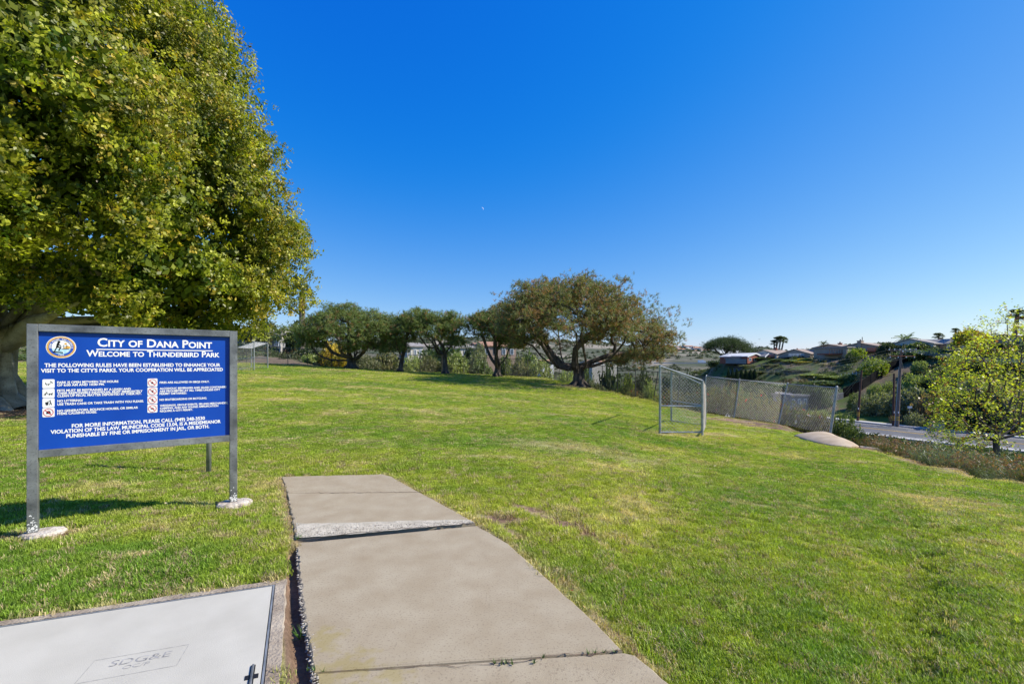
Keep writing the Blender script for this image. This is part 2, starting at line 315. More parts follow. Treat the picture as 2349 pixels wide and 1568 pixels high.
def lawn_mask(x, y):
    d = pl_dist(x, y, EDGE); return np.where(inpoly(x, y, LAWN), d, -d)
def GV(u, v): p = G(u, v, 0.0); return p.x, p.y
LEFT_EDGE = [GV(646.5, 1093), GV(658.6, 1136.6), GV(666.6, 1172.8), GV(676.7, 1229.2), GV(680.7, 1245), GV(686.8, 1325.9), GV(694.8, 1406.5), GV(715, 1507), GV(723, 1568), GV(760, 1800)]
RIGHT_EDGE = [GV(880, 1087), GV(898, 1093), GV(960.7, 1129.3), GV(1093.7, 1201.8), GV(1166, 1245), GV(1230.6, 1301.7), GV(1287, 1354), GV(1367.6, 1426.6), GV(1432, 1487), GV(1460, 1499), GV(1540.8, 1568), GV(1800, 1830)]
PATHPOLY = LEFT_EDGE+RIGHT_EDGE[::-1]
VC = Vector(GV(632.3, 1339)); _va = (Vector(GV(0, 1434.7))-VC).normalized(); _vb = Vector((-_va.y, _va.x))
if _vb.y > 0: _vb = -_vb
_vb = (_vb*0.5+(Vector(GV(647.6, 1568))-Vector(GV(628, 1344))).normalized()*0.5).normalized()
def VQ(a, b): return VC+_va*a+_vb*b        # vault plan: a along the far edge to the left, b towards the camera
VPOLY = [tuple(VQ(-.075, -.07)), tuple(VQ(2.3, -.07)), tuple(VQ(2.3, 1.35)), tuple(VQ(-.075, 1.35))]
# the worn trench between the utility vault and the path
TRENCH = [tuple(G(u, v, 0.0).xy) for u, v in [(673,1262),(677,1330),(683,1420),(695,1500),(709,1590),(731,1750)]]
def hz0(x, y):
    x = np.asarray(x, float); y = np.asarray(y, float)
    r = np.hypot(x, y); az = np.arctan2(x, y)
    azc = np.clip(az, math.atan(TT[0]), math.atan(TT[-1])); t = np.tan(azc); d = np.maximum(r*np.cos(azc), 1.0)
    fi = np.clip((t-TT[0])/(TT[1]-TT[0]), 0, len(TT)-1.001); fj = np.clip((np.log(d)-LD[0])/(LD[1]-LD[0]), 0, len(LD)-1.001)
    i = fi.astype(int); j = fj.astype(int); a = fi-i; b = fj-j
    return EYE+ZG[i, j]*(1-a)*(1-b)+ZG[i+1, j]*a*(1-b)+ZG[i, j+1]*(1-a)*b+ZG[i+1, j+1]*a*b
def hz(x, y):
    x = np.asarray(x, float); y = np.asarray(y, float)
    z = hz0(x, y); r = np.hypot(x, y); m = lawn_mask(x, y)
    z = z+0.03*(fb(x, y, 2.5, 3)-0.5)*sstep(5.5, 9, r)
    out = sstep(0, 3, -m)
    z = z+out*((fb(x, y, 5, 21)-0.5)*0.7+(fb(x, y, 22, 4)-0.5)*0.9*sstep(60, 140, r)+(fb(x, y, 130, 6)-0.5)*16*sstep(350, 800, r))
    rd = pl_dist(x, y, ROAD_MID); z = z*sstep(9.2, 16, rd)+(EYE-10.02)*(1-sstep(9.2, 16, rd))
    z = z-0.07*(1-sstep(0.03, 0.07, pl_dist(x, y, TRENCH)))*(r < 7)
    z = z-0.11*((inpoly(x, y, PATHPOLY) & (pl_dist(x, y, LEFT_EDGE) > .02) & (pl_dist(x, y, RIGHT_EDGE) > .03)) | (inpoly(x, y, VPOLY) & (pl_dist(x, y, VPOLY+[VPOLY[0]]) > .02)))
    return z
def hz1(x, y): return float(hz(np.array([x]), np.array([y]))[0])

# ------------------------------------------------------------------ ground colours (surface colours, shared by turf blades and soil)
LUSH = np.array([.13, .215, .022]); YEL = np.array([.30, .325, .040]); STRAW = np.array([.46, .37, .21]); DIRT = np.array([.25, .165, .11])
BARE = []   # bare or dead patches: centre, half-length, half-width, angle, strength
def bare(u, v, d, ru, rv, st, ang=0.0): x, y = UD(u, d); BARE.append((x, y, ru, rv, st, ang))
bare(1140, 1185, 4.6, .30, .13, 1.3, -.2); bare(1215, 1160, 4.95, .26, .09, 1.3, -.6); bare(1290, 1188, 4.55, .46, .09, 1.4, -.75); bare(1350, 1208, 4.3, .2, .08, 1.2, -.75); bare(1405, 1240, 4.0, .3, .05, .6, -.8)
bare(1085, 1160, 5.0, .22, .06, .8, -.9); bare(1180, 1230, 4.2, .3, .06, .8, -1.0); bare(1300, 1345, 3.3, .4, .06, .7, -1.1); bare(1420, 1470, 2.7, .4, .07, .8, -1.1)
bare(780, 857, 39, 2.6, 1.0, 1.3, 0); bare(740, 861, 36, 1.4, .4, .9, 0); bare(552, 855, 34, 1.2, .9, 1.2, 0); bare(1150, 937, 15.4, .25, .25, .9); bare(1180, 938, 15.2, .2, .15, .7); bare(2150, 1073, 6.9, .9, .3, .6, -.6)
bare(1295, 1012, 9.2, 1.5, .8, .5, 0); bare(1420, 1020, 8.8, 1.0, .5, .45, 0); bare(1730, 1125, 6.0, .6, .15, .5, -.4); bare(1860, 1145, 6.0, .5, .1, .5, -.4); bare(1550, 960, 13.5, 1.4, .5, .6, 0); bare(1650, 965, 14.5, 1.2, .6, .5, 0)
bare(1730, 975, 19.3, 2.8, .8, 1.3, -.45); bare(1810, 990, 17.6, 2.6, .7, 1.4, -.45); bare(1690, 962, 20.5, 1.5, .5, 1.2, -.45)
bare(250, 1115, 5.7, .5, .16, .5, .1); bare(330, 1123, 5.5, .4, .10, .4, .1); bare(110, 1225, 4.1, .35, .16, 1.1, .2); bare(475, 1080, 6.5, .3, .10, .7, 0); bare(570, 1082, 6.5, .3, .08, .5, 0)
bare(20, 965, 12.0, 3.6, 2.4, 1.4, 0); bare(-160, 960, 12.2, 4.5, 3, 1.4, 0); bare(1325, 890, 34.5, 3.6, 2.0, .9, 0); bare(1270, 873, 44, 6, 1.2, .9, 0); bare(330, 1275, 3.7, .3, .06, .6, .2); bare(520, 1230, 4.1, .25, .07, .4)
for _ in range(90):
    yy = rng.uniform(4, 30); xx = rng.uniform(-.9, 1.05)*yy; s_ = rng.uniform(.1, .5)*(yy/9)**.5
    BARE.append((xx, yy, s_*2.2, s_*.35, rng.uniform(.25, .6), rng.uniform(-.5, .3)))
GF = 1.0
def ground_colour(x, y):
    """-> colour, lawn distance, bare amount"""
    m = lawn_mask(x, y); r = np.hypot(x, y)
    n1 = fb(x, y, 1.6, 31); n2 = fb(x, y, .35, 32); n3 = fb(x*.6, y*1.6, 5, 33); n4 = vn(x, y, .09, 34)
    t = np.clip(.50+(n3-.5)*1.5+(n1-.5)*1.2+(n2-.5)*.9+sstep(6, 26, r)*.10, 0, 1)
    c = mixc(np.broadcast_to(LUSH, t.shape+(3,)), YEL, t)
    st = sstep(.60, .80, .5*n1+.3*n2+.2*n4+.04)*.75
    b = np.zeros_like(t)
    for (bx, by, rx, ry, s, an) in BARE:
        ca, sa = math.cos(an), math.sin(an); dx, dy = x-bx, y-by
        q = np.sqrt(((dx*ca+dy*sa)/rx)**2+((-dx*sa+dy*ca)/ry)**2)
        b = np.maximum(b, s*(1-sstep(.35, 1.15, q+(n2-.5)*.7+(n4-.5)*.5)))
    near_path = 1-sstep(.0, .09, pl_dist(x, y, LEFT_EDGE)-.02)
    near_r = (1-sstep(.0, .10, pl_dist(x, y, RIGHT_EDGE)-.01))*(.6+.4*n2)
    near_v = (1-sstep(.0, .05, pl_dist(x, y, VPOLY)))*.6
    tr = 1-sstep(.05, np.where(y < 3.25, .13, .09), pl_dist(x, y, TRENCH))
    edge = 1-sstep(.1, 1.1, m+(n1-.5)*1.2)
    b = np.maximum.reduce([b, near_path*.8, near_r*.8, near_v, tr*1.3, edge*.95])
    c = mixc(c, STRAW, np.clip(st+np.clip(b, 0, .6)*1.2, 0, 1)); c = mixc(c, DIRT, sstep(.5, 1.0, b))
    # beyond the lawn: dry soil, weeds, scrub
    s1 = fb(x, y, 9, 41); s2 = fb(x, y, 2.2, 42); s3 = fb(x, y, 40, 43)
    w = mixc(np.broadcast_to(np.array([.15, .115, .08]), t.shape+(3,)), (.050, .075, .022), sstep(.34, .58, s1*.5+s2*.5))
    w = mixc(w, (.085, .125, .03), sstep(.5, .72, s2)*.7)
    far = sstep(300, 500, r)
    fh = mixc(np.broadcast_to(np.array([.125, .120, .088]), t.shape+(3,)), (.062, .078, .042), sstep(.40, .60, .5*fb(x, y, 14, 45)+.5*fb(x, y, 60, 46)))
    fh = mixc(fh, (.26, .23, .18), sstep(.64, .75, fb(x, y, 90, 47)))
    w = w*(1-far[..., None])+fh*far[..., None]
    # mown verge beside the road
    u = x/np.maximum(y, .1)*F+U0
    vg = sstep(84, 86, -y*0+np.abs(y-0))*0
    verge = (inpoly(x, y, VERGE)).astype(float)*sstep(.3, .6, .5+.5*s2)
    w = mixc(w, (.13, .16, .03), verge)
    lm = sstep(-.15, .15, m+(n2-.5)*.3)
    c = w*(1-lm[..., None])+c*lm[..., None]
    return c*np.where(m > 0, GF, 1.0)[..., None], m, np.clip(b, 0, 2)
_vo = offset_line(ROAD_FAR, -2.0); VERGE = [_vo[0], _vo[1], _vo[2], _vo[3], _vo[4], (68, 76), (64, 88), (58, 100), (52, 112), (46, 112)]

def make_ground():
    az = np.concatenate([np.linspace(-180, -58, 50)[:-1], np.linspace(-58, 56, 520), np.linspace(56, 180, 50)[1:-1]])*math.pi/180
    r = np.concatenate([np.exp(np.linspace(math.log(.8), math.log(3400), 430))])
    A, R = np.meshgrid(az, r, indexing='ij'); X = R*np.sin(A); Y = R*np.cos(A); Z = hz(X, Y)
    global GF
    GF = .78; c, m, b = ground_colour(X, Y); GF = 1.25    # ground toned down for dull thatch and, in its colour, for blade shade
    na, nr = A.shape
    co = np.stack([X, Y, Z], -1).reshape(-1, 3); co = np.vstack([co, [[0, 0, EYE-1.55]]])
    i, j = np.meshgrid(np.arange(na), np.arange(nr-1), indexing='ij'); i2 = (i+1) % na
    q = np.stack([i*nr+j, i*nr+j+1, i2*nr+j+1, i2*nr+j], -1).reshape(-1, 4)
    tri = np.stack([np.full(na, na*nr), np.arange(na)*nr, ((np.arange(na)+1) % na)*nr], -1)
    me = bpy.data.meshes.new('ground'); nv = len(co); nq = len(q); ntr = len(tri)
    me.vertices.add(nv); me.vertices.foreach_set('co', co.ravel())
    me.loops.add(nq*4+ntr*3); me.loops.foreach_set('vertex_index', np.concatenate([q.ravel(), tri.ravel()]).astype(np.int32))
    me.polygons.add(nq+ntr); me.polygons.foreach_set('loop_start', np.concatenate([np.arange(nq)*4, nq*4+np.arange(ntr)*3]).astype(np.int32))
    me.update(calc_edges=True); me.validate()
    me.polygons.foreach_set('use_smooth', [True]*len(me.polygons))
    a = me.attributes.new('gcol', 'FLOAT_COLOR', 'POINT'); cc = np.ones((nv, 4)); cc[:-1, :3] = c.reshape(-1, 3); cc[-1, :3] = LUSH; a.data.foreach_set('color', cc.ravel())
    m_, nt, N, L, bs = _nt('ground_surface')
    at = N.new('ShaderNodeAttribute'); at.attribute_name = 'gcol'
    tc = N.new('ShaderNodeTexCoord')
    n1 = N.new('ShaderNodeTexNoise'); n1.inputs['Scale'].default_value = 22; n1.inputs['Detail'].default_value = 8; n1.inputs['Roughness'].default_value = .75
    n2 = N.new('ShaderNodeTexNoise'); n2.inputs['Scale'].default_value = 2.6; n2.inputs['Detail'].default_value = 9; n2.inputs['Roughness'].default_value = .7
    mr = N.new('ShaderNodeMapRange'); mr.inputs[1].default_value = .3; mr.inputs[2].default_value = .7; mr.inputs[3].default_value = .55; mr.inputs[4].default_value = 1.45
    mr2 = N.new('ShaderNodeMapRange'); mr2.inputs[1].default_value = .3; mr2.inputs[2].default_value = .7; mr2.inputs[3].default_value = .72; mr2.inputs[4].default_value = 1.3
    mu = N.new('ShaderNodeMath'); mu.operation = 'MULTIPLY'
    vs = N.new('ShaderNodeVectorMath'); vs.operation = 'SCALE'
    L.new(tc.outputs['Object'], n1.inputs[0]); L.new(tc.outputs['Object'], n2.inputs[0]); L.new(n1.outputs['Fac'], mr.inputs[0]); L.new(n2.outputs['Fac'], mr2.inputs[0])
    L.new(mr.outputs[0], mu.inputs[0]); L.new(mr2.outputs[0], mu.inputs[1]); L.new(at.outputs['Color'], vs.inputs[0]); L.new(mu.outputs[0], vs.inputs['Scale'])
    L.new(vs.outputs[0], bs.inputs['Base Color']); bs.inputs['Roughness'].default_value = .95; bs.inputs['Specular IOR Level'].default_value = .15
    bp = N.new('ShaderNodeBump'); bp.inputs['Strength'].default_value = .7; bp.inputs['Distance'].default_value = .03; L.new(n1.outputs['Fac'], bp.inputs['Height']); L.new(bp.outputs[0], bs.inputs['Normal'])
    o = link('ground', me, [m_]); o['kind'] = 'structure'; return o
make_ground()

# ------------------------------------------------------------------ geometry-node scatter of small plants
def proto_obj(name, me): o = bpy.data.objects.new(name, me); return o
def scatter(name, pts, rot, scl, tint, protos, seed=0, pick=None):
    n = len(pts); me = bpy.data.meshes.new(name); me.vertices.add(n); me.vertices.foreach_set('co', np.ascontiguousarray(pts, dtype=np.float32).ravel())
    a = me.attributes.new('rot', 'FLOAT_VECTOR', 'POINT'); a.data.foreach_set('vector', np.ascontiguousarray(rot, dtype=np.float32).ravel())
    a = me.attributes.new('scl', 'FLOAT', 'POINT'); a.data.foreach_set('value', np.ascontiguousarray(scl, dtype=np.float32))
    a = me.attributes.new('tint', 'FLOAT_VECTOR', 'POINT'); a.data.foreach_set('vector', np.ascontiguousarray(tint, dtype=np.float32).ravel())
    a = me.attributes.new('pick', 'INT', 'POINT'); a.data.foreach_set('value', (np.random.default_rng(seed).integers(0, len(protos), n) if pick is None else pick).astype(np.int32))
    o = bpy.data.objects.new(name, me); COL.objects.link(o)
    ng = bpy.data.node_groups.new('scatter_'+name, 'GeometryNodeTree')
    ng.interface.new_socket('Geometry', in_out='INPUT', socket_type='NodeSocketGeometry'); ng.interface.new_socket('Geometry', in_out='OUTPUT', socket_type='NodeSocketGeometry')
    N = ng.nodes; L = ng.links; gi = N.new('NodeGroupInput'); go = N.new('NodeGroupOutput')
    ip = N.new('GeometryNodeInstanceOnPoints'); jn = N.new('GeometryNodeJoinGeometry')
    lk = []
    for p in protos:
        q = N.new('GeometryNodeObjectInfo'); q.inputs['Object'].default_value = p; q.inputs['As Instance'].default_value = True
        lk.append(q)
    for q in lk[::-1]: L.new(q.outputs['Geometry'], jn.inputs[0])
    def attr(nm, ty):
        q = N.new('GeometryNodeInputNamedAttribute'); q.data_type = ty; q.inputs['Name'].default_value = nm; return [s for s in q.outputs if s.name == 'Attribute' and s.enabled][0]
    er = N.new('FunctionNodeEulerToRotation'); L.new(attr('rot', 'FLOAT_VECTOR'), er.inputs[0])
    L.new(gi.outputs[0], ip.inputs['Points']); L.new(jn.outputs[0], ip.inputs['Instance']); ip.inputs['Pick Instance'].default_value = True
    L.new(attr('pick', 'INT'), ip.inputs['Instance Index']); L.new(er.outputs[0], ip.inputs['Rotation']); L.new(attr('scl', 'FLOAT'), ip.inputs['Scale'])
    L.new(ip.outputs[0], go.inputs[0])
    md = o.modifiers.new('scatter', 'NODES'); md.node_group = ng
    return o

def blade_patch(name, nb, rad, h0, h1, w, mat_, seed):
    r = np.random.default_rng(seed); v = []; f = []
    for i in range(nb):
        a = r.uniform(0, 6.28); d = rad*math.sqrt(r.uniform()); x, y = d*math.cos(a), d*math.sin(a)
        h = r.uniform(h0, h1); t = r.uniform(0, 6.28); ln = r.uniform(.15, .9)*h; wx, wy = math.cos(t+1.57)*w/2, math.sin(t+1.57)*w/2
        b = len(v); mx, my = x+math.cos(t)*ln*.35, y+math.sin(t)*ln*.35
        v += [(x-wx, y-wy, -.005), (x+wx, y+wy, -.005), (mx+wx*.8, my+wy*.8, h*.6), (mx-wx*.8, my-wy*.8, h*.6), (x+math.cos(t)*ln, y+math.sin(t)*ln, h*.95)]
        f += [(b, b+1, b+2, b+3), (b+3, b+2, b+4)]
    me = bpy.data.meshes.new(name); me.from_pydata(v, [], f); me.materials.append(mat_); return proto_obj(name, me)

def make_grass():
    pts = []; scl = []; zn = []
    def zone(k, y0, y1, dens, s0, s1, xm=1.25):
        n = int(dens*(y1*y1-y0*y0)*xm); y = np.sqrt(rng.uniform(y0*y0, y1*y1, n)); x = rng.uniform(-xm, xm, n)*y
        pts.append(np.stack([x, y], 1)); scl.append(rng.uniform(s0, s1, n)); zn.append(np.full(n, k))
    zone(0, 1.7, 4.2, 620, .75, 1.15); zone(0, 4.2, 7.5, 300, .85, 1.25); zone(1, 7, 14, 95, .8, 1.2); zone(1, 14, 28, 34, .9, 1.3); zone(2, 26, 52, 11, .9, 1.3)
    p = np.vstack(pts); s = np.concatenate(scl); zn = np.concatenate(zn); x, y = p[:, 0], p[:, 1]
    c, m, b = ground_colour(x, y)
    keep = (m > .05) & ~inpoly(x, y, PATHPOLY) & ~inpoly(x, y, VPOLY) & (pl_dist(x, y, TRENCH) > np.where(y < 3.25, .10, .05))
    keep &= (rng.uniform(size=len(x)) > np.clip(b*1.1-.15, 0, .9)) 
    for (fx, fy, fr) in FOOT: keep &= np.hypot(x-fx, y-fy) > fr
    keep &= ~inpoly(x, y, MOUND)
    x, y, s, c, b, zn = x[keep], y[keep], s[keep], c[keep], b[keep], zn[keep]
    z = hz(x, y); n = len(x)
    lift = rng.uniform(.75, 1.35, n); c = c*lift[:, None]
    lush = sstep(.62, .8, fb(x, y, .9, 77)); s = s*(1+.35*lush)
    dry = rng.uniform(size=n) < .16; c[dry] = STRAW*rng.uniform(.6, 1.3, (dry.sum(), 1))
    rot = np.stack([rng.normal(0, .12, n), rng.normal(0, .12, n), rng.uniform(0, 6.28, n)], 1)
    protos = [blade_patch('blades', 64, .062, .011, .032, .0042, M['blade'], k) for k in range(3)]+[blade_patch('blades', 34, .05, .022, .048, .005, M['blade'], 9)]
    protos += [blade_patch('blades', 80, .14, .007, .020, .0085, M['blade'], 20+k) for k in range(2)]+[blade_patch('blades', 80, .32, .010, .026, .02, M['blade'], 30+k) for k in range(2)]
    pick = np.where(zn == 0, rng.integers(0, 4, n), np.where(zn == 1, 4+rng.integers(0, 2, n), 6+rng.integers(0, 2, n)))
    o = scatter('grass', np.stack([x, y, z], 1), rot, s, c, protos[::-1] if False else protos, pick=pick); o['kind'] = 'stuff'
    return n

FOOT = [(-4.22, 4.10, .15), (-3.04, 4.97, .17), (-4.28, 6.42, .05)]
# concrete apron beside the fence end: outline in plan
MOUND = [UD(1822, 15.6), UD(1852, 16.6), UD(1884, 17.1), UD(1912, 16.7), UD(1938, 15.7), UD(1962, 14.0), UD(1972, 13.45), UD(1950, 13.2), UD(1915, 13.4), UD(1880, 13.9), UD(1848, 14.7)]
print('grass tufts', make_grass())

# ------------------------------------------------------------------ concrete path
def densify(pl, step):
    out = []
    for a, b in zip(pl[:-1], pl[1:]):
        a = Vector(a); b = Vector(b); n = max(1, int((b-a).length/step))
        out += [a.lerp(b, i/n) for i in range(n)]
    return out+[Vector(pl[-1])]
ZP = 0.0
path_bed = MB(); path_bed.poly([Vector((x, y, -.085)) for x, y in PATHPOLY]); pb = path_bed.build('path', M['soil']); pb['kind'] = 'structure'
def slab(left, right, z=ZP, tilt=0.0, rough=.006, label=None):
    """left: far->near polyline, right: far->near polyline; both in plan"""
    L_ = densify(left, .03); R_ = densify(right, .06)
    top = []
    for q in L_: n = Vector((rng.normal(0, 1), rng.normal(0, 1)))*rough; top.append(q+n)
    for q in R_[::-1]: n = Vector((rng.normal(0, 1), rng.normal(0, 1)))*rough*.4; top.append(q+n)
    c = sum(top, Vector((0, 0)))/len(top)
    bm = bmesh.new(); rings = []
    for inset, dz in ((.014, 0), (.004, -.006), (0, -.02), (-.004, -.13)):
        rings.append([bm.verts.new((p.x+(c-p).normalized().x*inset, p.y+(c-p).normalized().y*inset, z+dz)) for p in top])
    bm.faces.new(rings[0])
    for a, b in zip(rings[:-1], rings[1:]):
        for i in range(len(a)): j = (i+1) % len(a); bm.faces.new((a[i], b[i], b[j], a[j]))
    bmesh.ops.recalc_face_normals(bm, faces=bm.faces)
    me = bpy.data.meshes.new('slab'); bm.to_mesh(me); bm.free()
    o = link('slab', me, [M['concrete']], pb)
    if label: o['label'] = label
    return o
g = GV
slab([g(646.5, 1093), g(657.6, 1131.0)], [g(880, 1087), g(898, 1093), g(961.5, 1128.6)], z=.004)
slab([g(659, 1132.6), g(660, 1140), g(666.6, 1172.8), g(678.5, 1236)], [g(963, 1130.2), g(1030, 1166), g(1091.5, 1201.2)], z=.012, label='second slab with a worn pebbly strip along its near edge')
slab([g(680.7, 1244), g(686.8, 1325.9), g(694.8, 1406.5), g(712, 1500), g(722, 1539)], [g(1094.7, 1204.2), g(1166, 1245), g(1230.6, 1301.7), g(1287, 1354), g(1367.6, 1426.6), g(1430, 1490)], z=0.0)
slab([g(723, 1542), g(760, 1800)], [g(1434, 1493), g(1460, 1499), g(1540.8, 1568), g(1800, 1830)], z=-.004)
# worn, pebbly strip on the second slab
wb = MB(); far = densify([g(677.5, 1203), g(800, 1202), g(950, 1197), g(1080, 1195)], .05); near = densify([g(681, 1236.5), g(800, 1229), g(950, 1214.5), g(1088, 1201.6)], .05)
far = [p+Vector((rng.normal(0, .004), rng.normal(0, .008))) for p in far]; near = [p+Vector((rng.normal(0, .003), rng.normal(0, .006))) for p in near]
wb.poly([Vector((p.x, p.y, .016)) for p in far]+[Vector((p.x, p.y, .0145)) for p in near[::-1]])
wb.build('worn_strip', M['concrete_lt'], pb)
def pebbles(name, pts, r0, r1, mats, parent, n_=None):
    V_, F_ = [], []
    base = [(1, 0, 0), (-1, 0, 0), (0, 1, 0), (0, -1, 0), (0, 0, 1), (0, 0, -1)]; fc = [(0, 2, 4), (2, 1, 4), (1, 3, 4), (3, 0, 4), (2, 0, 5), (1, 2, 5), (3, 1, 5), (0, 3, 5)]
    for p in pts:
        r = rng.uniform(r0, r1); a = rng.uniform(0, 6.28); b = len(V_)
        for q in base:
            k_ = r*rng.uniform(.7, 1.3); x, y = q[0]*math.cos(a)-q[1]*math.sin(a), q[0]*math.sin(a)+q[1]*math.cos(a)
            V_.append((p[0]+x*k_*1.2, p[1]+y*k_, p[2]+q[2]*k_*.6))
        F_ += [tuple(b+i for i in t) for t in fc]
    me = bpy.data.meshes.new(name); me.from_pydata(V_, [], F_); o = link(name, me, mats, parent); o['kind'] = 'stuff'; return o
pts = []
for _ in range(900):
    t = rng.uniform(0, 1); s_ = rng.uniform(.2, 1)**.6; a = Vector(g(677.5+t*402, 1203-8*t)); b = Vector(g(681+t*407, 1236.5-35*t)); q = a.lerp(b, s_); pts.append((q.x, q.y, .016))
pebbles('aggregate', pts, .003, .008, [M['pebble']], pb)
pts = []
ed = densify(LEFT_EDGE[4:9], .012)
for q in ed:
    for _ in range(7): pts.append((q.x+rng.uniform(-.014, .035)*(1 if q.y < 3 else .6), q.y+rng.uniform(-.01, .01), rng.uniform(-.05, .0)))
pebbles('crumbled_edge', pts, .003, .009, [M['pebble']], pb)
# hairline cracks and the ragged third joint
def crack(uv, w, z=.0015, j=.006):
    p = densify([GV(u_, v_) for u_, v_ in uv], .035); p = [q+Vector((rng.normal(0, j), rng.normal(0, j))) for q in p]; mb = MB()
    for a, b in zip(p[:-1], p[1:]):
        d = b-a
        if d.length < 1e-5: continue
        n = Vector((-d.y, d.x)).normalized(); wa, wb_ = w*rng.uniform(.3, 1.2), w*rng.uniform(.3, 1.2); mb.poly([Vector((*(a-n*wa), z)), Vector((*(b-n*wb_), z)), Vector((*(b+n*wb_), z)), Vector((*(a+n*wa), z))])
    mb.build('crack', M['soil'], pb)
crack([(1130, 1521), (1175, 1519), (1250, 1506), (1300, 1500), (1370, 1497), (1430, 1492)], .004); crack([(730, 1541), (800, 1537), (900, 1531), (1010, 1528), (1130, 1521)], .0018)
crack([(1090, 1204), (1000, 1210), (900, 1217), (800, 1228), (700, 1241)], .005, .018, .01); crack([(700, 1132.5), (800, 1132), (900, 1131), (960, 1130)], .006, .0155, .012)
# crack weeds
def weed(name, pts, label=None, parent=None, h=.05, nb=12, tint=(.07, .13, .02)):
    v, f, tc_ = [], [], []
    for (x, y, z) in pts:
        for _ in range(nb):
            t = rng.uniform(0, 6.28); ln = rng.uniform(.3, 1)*h; hh = rng.uniform(.4, 1)*h; w = .003; b = len(v)
            v += [(x-w*math.sin(t), y+w*math.cos(t), z), (x+w*math.sin(t), y-w*math.cos(t), z), (x+ln*math.cos(t), y+ln*math.sin(t), z+hh)]; f.append((b, b+1, b+2))
    me = bpy.data.meshes.new(name); me.from_pydata(v, [], f); a = me.attributes.new('tint', 'FLOAT_COLOR', 'POINT'); a.data.foreach_set('color', [q for _ in v for q in (*tint, 1)])
    o = link(name, me, [M['leaf']], parent)
    if label: o['label'] = label
    return o
wp = []
for (u_, v_) in [(1365, 1497), (1385, 1496), (1410, 1495), (1350, 1499), (1245, 1508), (1225, 1520), (1160, 1521), (1150, 1523), (1175, 1523), (1135, 1521), (720, 1538), (740, 1540), (705, 1538)]:
    wp.append((*g(u_, v_), .0))
o = weed('crack_weeds', wp, h=.028, nb=9); tag(o, 'sparse green weeds growing in the cracks of the concrete path', 'weeds', kind='stuff')
for (u_, v_, hh, lb) in [(688, 1440, .09, 'bright green grass tuft in the trench between vault and path'), (683, 1237, .05, 'dark green weed at the left end of the pebbly joint')]:
    q = g(u_, v_); o = weed('weed_tuft', [(q[0], q[1], hz1(*q)+.01), (q[0]+.01, q[1]+.02, hz1(*q)+.01)], h=hh, nb=11, tint=(.09, .20, .02)); tag(o, lb, 'weed')

# ------------------------------------------------------------------ utility vault
ZV = .004
vault = empty('utility_vault', (VC.x, VC.y, 0), label='large pale grey utility vault lid set in a concrete collar beside the path', cat='utility vault')
def vq(a, b, z): p = VQ(a, b); return Vector((p.x-VC.x, p.y-VC.y, z))
def ringed(name, a0, b0, a1, b1, A0, B0, A1, B1, z0, z1, m, rough=0, step=.05):
    """frame between an inner rectangle a0..a1,b0..b1 and an outer one"""
    bm = bmesh.new()
    def loop(x0, y0, x1, y1, z, j):
        pts = []
        for (p, q) in (((x0, y0), (x1, y0)), ((x1, y0), (x1, y1)), ((x1, y1), (x0, y1)), ((x0, y1), (x0, y0))):
            n = 24
            for i in range(n):
                t = i/n; w = vq(p[0]+(q[0]-p[0])*t, p[1]+(q[1]-p[1])*t, z); w.x += rng.normal(0, j); w.y += rng.normal(0, j); pts.append(bm.verts.new(w))
        return pts
    Ls = [loop(a0, b0, a1, b1, z0, 0), loop(a0, b0, a1, b1, z1, 0), loop(A0+.006, B0+.006, A1-.006, B1-.006, z1, rough), loop(A0, B0, A1, B1, z1-.012, rough), loop(A0, B0, A1, B1, z0, 0)]
    for a, b in zip(Ls[:-1], Ls[1:]):
        for i in range(len(a)): j = (i+1) % len(a); bm.faces.new((a[i], a[j], b[j], b[i]))
    bmesh.ops.recalc_face_normals(bm, faces=bm.faces)
    me = bpy.data.meshes.new(name); bm.to_mesh(me); bm.free(); return link(name, me, [m], vault)
ringed('collar', -.0, -.0, 2.2, 1.25, -.07, -.062, 2.3, 1.35, -.12, ZV, M['collar'], .004)
ringed('steel_frame', .016, .016, 2.184, 1.234, .001, .001, 2.199, 1.249, -.08, ZV-.002, M['galv'])
lid = MB()
def vbox(mb, a0, b0, a1, b1, z0, z1):
    q = [vq(a0, b0, z0), vq(a1, b0, z0), vq(a1, b1, z0), vq(a0, b1, z0)]; mb.poly(q, Vector((0, 0, z1-z0)))
vbox(lid, .021, .021, 2.179, 1.229, -.06, ZV-.004); LID = lid.build('lid', M['lid'], vault)
# handle slot with its bar
hs_ = Vector(GV(577.6, 1548))-VC; _det = _va.x*_vb.y-_va.y*_vb.x; ha = (hs_.x*_vb.y-hs_.y*_vb.x)/_det; hb = (_va.x*hs_.y-_va.y*hs_.x)/_det
sl_ = MB(); zt = ZV-.0025
for i, (a_, b_, c_, d_) in enumerate([(-.011, -.085, .011, .1), (-.03, -.004, .03, .03)]): vbox(sl_, ha+a_, hb+b_, ha+c_, hb+d_, zt-.004+.001*i, zt+.001*i)
sl_.build('handle_slot', M['black'], vault)
hb_ = MB(); hb_.tube(vq(ha, hb-.075, zt+.006), vq(ha, hb+.09, zt+.006), .006, n=8); hb_.build('lifting_bar', M['signmetal'], vault)

